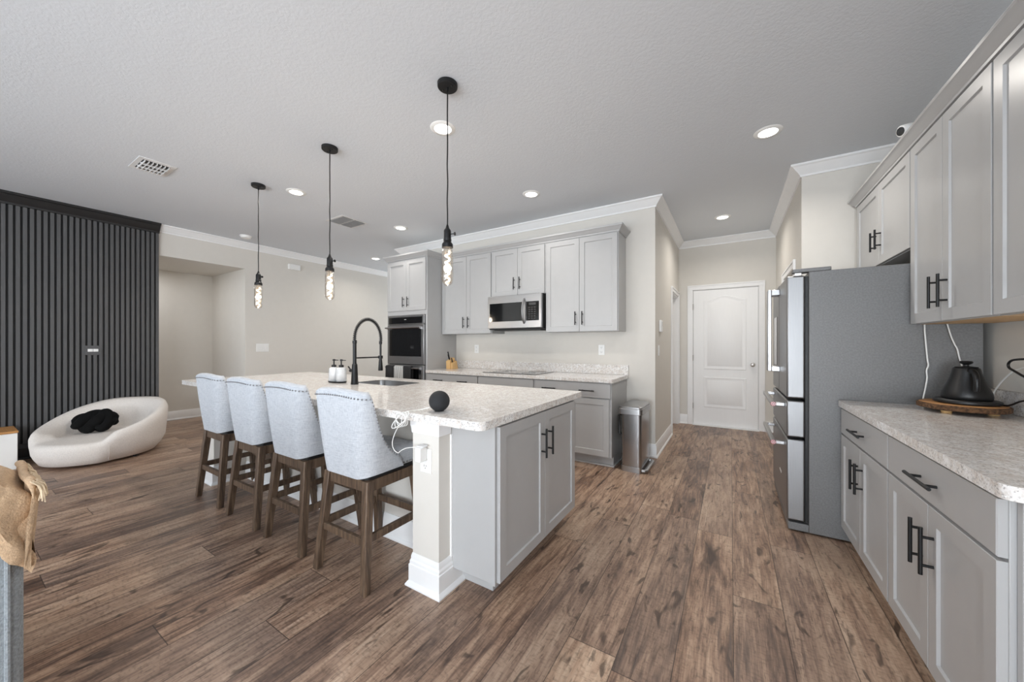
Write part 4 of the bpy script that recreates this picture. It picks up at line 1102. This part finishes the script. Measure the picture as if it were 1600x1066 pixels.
def soft(pts, n=6):
    P = [Vector(p) for p in pts]; P = [P[0] * 2 - P[1]] + P + [P[-1] * 2 - P[-2]]; o = []
    for i in range(1, len(P) - 2):
        for k in range(n):
            t = k / n; a, b_, c_, d = P[i - 1:i + 3]
            o.append(.5 * ((2 * b_) + (c_ - a) * t + (2 * a - 5 * b_ + 4 * c_ - d) * t * t + (3 * b_ - a - 3 * c_ + d) * t ** 3))
    return o + [P[-2]]
YC = 3.036
cord(soft([(.966, YC, 1.387), (.968, YC, 1.33), (.977, YC, 1.19), (.981, YC, 1.150), (.974, YC, 1.118), (.976, YC, 1.075), (.970, YC, 1.02), (.960, YC - .004, .958), (.957, YC - .006, .918)]), .0038, M['cord'], 'white cord hanging beside the fridge down to the wood slice tray')
cord(soft([(1.055, YC, 1.387), (1.069, YC, 1.32), (1.083, YC, 1.272), (1.093, YC, 1.245), (1.100, YC, 1.20), (1.110, YC, 1.15), (1.125, YC, 1.06), (1.13, YC, .95)]), .0034, M['cord'], 'white cord dropping from the cabinet bottom behind the kettle')
cord(soft([(1.155, 2.865, .972), (1.165, 2.80, .966), (1.165, 2.75, .976), (1.165, 2.69, 1.0), (1.17, 2.60, 1.025), (1.20, 2.50, 1.06), (1.236, 2.45, 1.10)]), .0042, M['blackplastic'], 'black cord rising from the kettle base to the right wall')
cord(soft([(1.236, 2.40, 1.205), (1.15, 2.56, 1.205), (1.15, 2.67, 1.2), (1.15, 2.716, 1.192), (1.15, 2.737, 1.175), (1.15, 2.73, 1.157), (1.15, 2.693, 1.144), (1.15, 2.608, 1.117), (1.16, 2.50, 1.09), (1.236, 2.42, 1.08)]), .005, M['blackplastic'], 'black cord loop in front of the right wall at photo edge', 'cord_loop')
cord(soft([(1.212, 3.005, 1.0), (1.212, 3.0, 1.016), (1.215, 2.971, 1.051), (1.215, 2.934, 1.084), (1.215, 2.87, 1.126), (1.215, 2.813, 1.148), (1.215, 2.755, 1.158), (1.236, 2.60, 1.155)]), .0035, M['cord'], 'thin white arc rising up the wall behind the kettle')  # highlight on a clear dome's rim, drawn as a thin white tube

# ------------------------------------------------------------------ living side
# white boucle lounge chair
CX, CY, FA = -6.09, 1.03, math.radians(-50)
def chair_body():
    n = 112; rings = [[] for _ in range(13)]
    def sm(x, a, b):
        t = min(1, max(0, (x - a) / (b - a))); return t * t * (3 - 2 * t)
    for k in range(n):
        a = 2 * PI * k / n                       # 0 = facing direction
        b = math.degrees(abs((a + PI) % (2 * PI) - PI))
        s = sm(b, 28, 160); arm = sm(b, 34, 52)
        rim = .325 + .275 * s; ro = .517 + .015 * math.cos(2 * a)
        th = .72 - .01 * s
        prof = [(ro * .74, .022), (ro * .80, .03), (ro * .90, .10), (ro * .97, .18), (ro * 1.01, max(.22, rim * .74)), (ro * 1.015, rim - .06), (ro * .985, rim - .014),
                (ro * .93, rim + .006), (ro * .85, rim - .016), (ro * th, rim - .07 * s - .03), (ro * (th - .06), .275), (ro * .60, .262), (ro * .3, .268)]
        front = [(.84, .022), (.89, .03), (.95, .09), (.985, .14), (.99, .19), (.98, .218), (.955, .238), (.91, .249), (.86, .252), (.80, .254), (.72, .256), (.60, .260), (.3, .268)]
        for j, (p, q) in enumerate(zip(prof, front)):
            r = p[0] * arm + ro * q[0] * (1 - arm); z_ = p[1] * arm + q[1] * (1 - arm)
            rings[j].append((CX + r * math.cos(a + FA), CY + r * math.sin(a + FA), z_))
    return MB().loop(rings)
bc = thing('lounge_chair', (CX, CY, 0), 'low round cream boucle lounge chair in front of the slat wall', 'armchair')
chair_body().build('body', M['boucle'], bc, smooth=80)
for a in (30, 150, 210, 330):
    MB().lathe([(.02, 0), (.024, .03)], (CX + .36 * math.cos(math.radians(a)), CY + .36 * math.sin(math.radians(a)), 0), 14).build('foot', M['blackplastic'], bc)
seam = []
for r, z_ in ((.43, .03), (.482, .09), (.506, .14), (.512, .20), (.502, .25), (.475, .285)):
    a = FA + math.radians(44); seam.append((CX + r * 1.004 * math.cos(a), CY + r * 1.004 * math.sin(a), z_))
MB().tube(seam, .0022, 6).build('seam', M['boucle'], bc)
# knotted cushion
kn = MB(); pc = Vector((-6.19, .975, .392))
ex = Vector((math.cos(math.radians(52)), math.sin(math.radians(52)), 0)); ez = Vector((-.20, .12, .97)).normalized(); ey = ex.cross(ez)
def K(u, v, w): return pc + (ex * u + ez * v) * 1.16 + ey * w
for k in range(3):
    pts = []
    for i in range(40):
        t = i / 39; e = math.sin(PI * t) ** .35
        pts.append(K(-.150 + .30 * t, .066 * e * math.sin(2 * PI * t * .85 + 2 * PI * k / 3 + .9) + .02 * (t - .5), .045 * e * math.cos(2 * PI * t * .85 + 2 * PI * k / 3 + .9)))
    kn.tube(pts, lambda t: .022 + .036 * math.sin(PI * t) ** .5, 14)
kn.tube([K(.075 + .045 * math.cos(q), .012 + .078 * math.sin(q), .035 + .02 * math.cos(q + 1)) for q in [2 * PI * i / 30 for i in range(30)]], .036, 12, True)
kn.tube([K(-.03 + .05 * math.cos(q), -.01 + .070 * math.sin(q), .03 + .03 * math.sin(q + 2)) for q in [2 * PI * i / 30 for i in range(30)]], .036, 12, True)
tag(kn.build('knot_pillow', M['knot'], smooth=70), 'black knotted cushion resting on the cream lounge chair', 'cushion')

# low white cabinet with oak top
lc = thing('low_cabinet', (-6.4, .0, 0), 'low white cabinet with an oak top at the left photo edge', 'cabinet')
MB().box(-6.60, -6.20, -1.2, .455, .0, .368).build('body', M['whiteplastic'], lc, bevel=.004)
MB().box(-6.605, -6.195, -1.205, .46, .369, .392).build('top', M['oak'], lc, bevel=.004)

# sofa with a throw over its corner
so = thing('sofa', (-2.2, -.9, 0), 'blue grey chenille sofa cut off at the lower left corner', 'sofa')
def rbox(x0, x1, y0, y1, z0, z1, r=.04): 
    return MB().box(x0, x1, y0, y1, z0, z1)
MB().box(-2.75, -1.80, -2.2, .085, .09, .40).build('base', M['sofa'], so, bevel=.03, seg=4)
MB().box(-2.02, -1.76, -2.2, .142, .10, .845).build('back', M['sofa'], so, bevel=.035, seg=4)
MB().box(-2.80, -2.02, -.10, .105, .10, .64).build('armrest', M['sofa'], so, bevel=.05, seg=4)
MB().box(-2.78, -2.03, -1.05, -.11, .40, .52).build('seat_cushion', M['sofa'], so, bevel=.04, seg=4)
MB().box(-2.78, -2.03, -2.0, -1.06, .40, .52).build('seat_cushion', M['sofa'], so, bevel=.04, seg=4)
MB().tube([(-1.757, .112, .14), (-1.757, .112, .80)], .006, 8).build('piping', M['sofa'], so)
for x in (-2.7, -1.85):
    for y in (-2.1, .03): MB().cyl((x, y, 0), (x, y, .10), .022, 12, r2=.03).build('leg', M['stoolwood'], so)
tb = thing('throw_blanket', (-1.9, .0, .85), 'tan fringed throw blanket draped over the sofa corner', 'blanket')
def drape():
    # sheet following the sofa back's section: down the seat side, over the top, down the outer side
    n = 46; m = 40; rings = []
    path = [(-2.055, .60), (-2.055, .80), (-2.035, .868), (-1.98, .888), (-1.89, .892), (-1.80, .886), (-1.752, .866), (-1.735, .82), (-1.732, .74), (-1.730, .66), (-1.729, .60)]
    for i in range(n + 1):
        y = -.42 + (.42 + .150) * i / n; ring = []; back = []
        for j in range(m + 1):
            q = j / m * (len(path) - 1); a = int(min(q, len(path) - 2)); f = q - a
            x = path[a][0] * (1 - f) + path[a + 1][0] * f; z_ = path[a][1] * (1 - f) + path[a + 1][1] * f
            w = .007 * math.sin(i * 1.15 + j * .08) + .005 * math.sin(j * .35 - i * .7) + .004 * math.sin(i * 2.3 + j * .2)
            if j > m * .55:
                kk = min(1, max(0, (y - .06) / .05)); kk = .16 + .66 * kk * kk * (3 - 2 * kk) + .06 * math.sin(y * 40)
                z_ = .87 - (.87 - z_) * kk if z_ < .87 else z_
            yy = y
            if i > n - 5: z_ -= .004 * (i - n + 5) ** 1.5
            ring.append((x + (w if j > m * .6 else 0), yy + .010 * math.sin(j * .55) * (1 if i > n - 6 else .2), z_ + (abs(w) if j <= m * .6 else 0)))
            back.append((x - (.010 if j > m * .6 else -.010 if j < m * .25 else 0), yy, z_ - (.010 if m * .2 < j < m * .7 else 0)))
        rings.append(ring + back[::-1])
    return MB().loop(rings)
drape().build('cloth', M['throw'], tb, smooth=80)
ef = MB()
# the end hangs over the sofa's short side
rings = []
for i in range(25):
    x = -2.05 + .325 * i / 24; col = []
    for j in range(9):
        k_ = j / 8; col.append((x + .006 * math.sin(j + i), .162 - .010 * j / 8 + .007 * math.sin(i * .9 + j * .3) * (1 - .6 * k_), .868 - .24 * k_ + (-.02 * max(0, (i - 20) / 4) if j < 3 else 0)))
    bk = [(p[0], p[1] - .012, p[2]) for p in col]
    rings.append(col + bk[::-1])
ef.loop(rings).build('hanging_end', M['throw'], tb, smooth=80)
rf_ = MB()
for row, (dy, dz, r0) in enumerate(((.0, 0, .010),)):
    rf_.tube([(-2.06 + .345 * i / 60, .150 + dy + .003 * math.sin(i * .13 + row * 2), .872 + dz + .003 * math.sin(i * .11 + row) - (.05 * max(0, (i - 50) / 10) ** 2)) for i in range(61)],
             lambda t, r0=r0: r0 * min(1, .05 + 8 * t, .05 + 8 * (1 - t)) * (1 + .08 * math.sin(t * 9)), 20)
rf_.build('ruffled_edge', M['throw'], tb, smooth=70)
fg = MB()
for i in range(200):
    x = -2.05 + .335 * i / 199 + .003 * random.random(); y = .152 + .014 * random.random(); q = random.random()
    fg.tube([(x, y - .004, .872), (x + .002, y + .008, .864 - .006 * q), (x + .004 * q, y + .012, .85 - .006 * q), (x + .010 * (q - .5), y + .007 + .008 * q, .832 - .025 * random.random())], .0015, 5)
fg.build('fringe', M['cream'], tb, smooth=70)
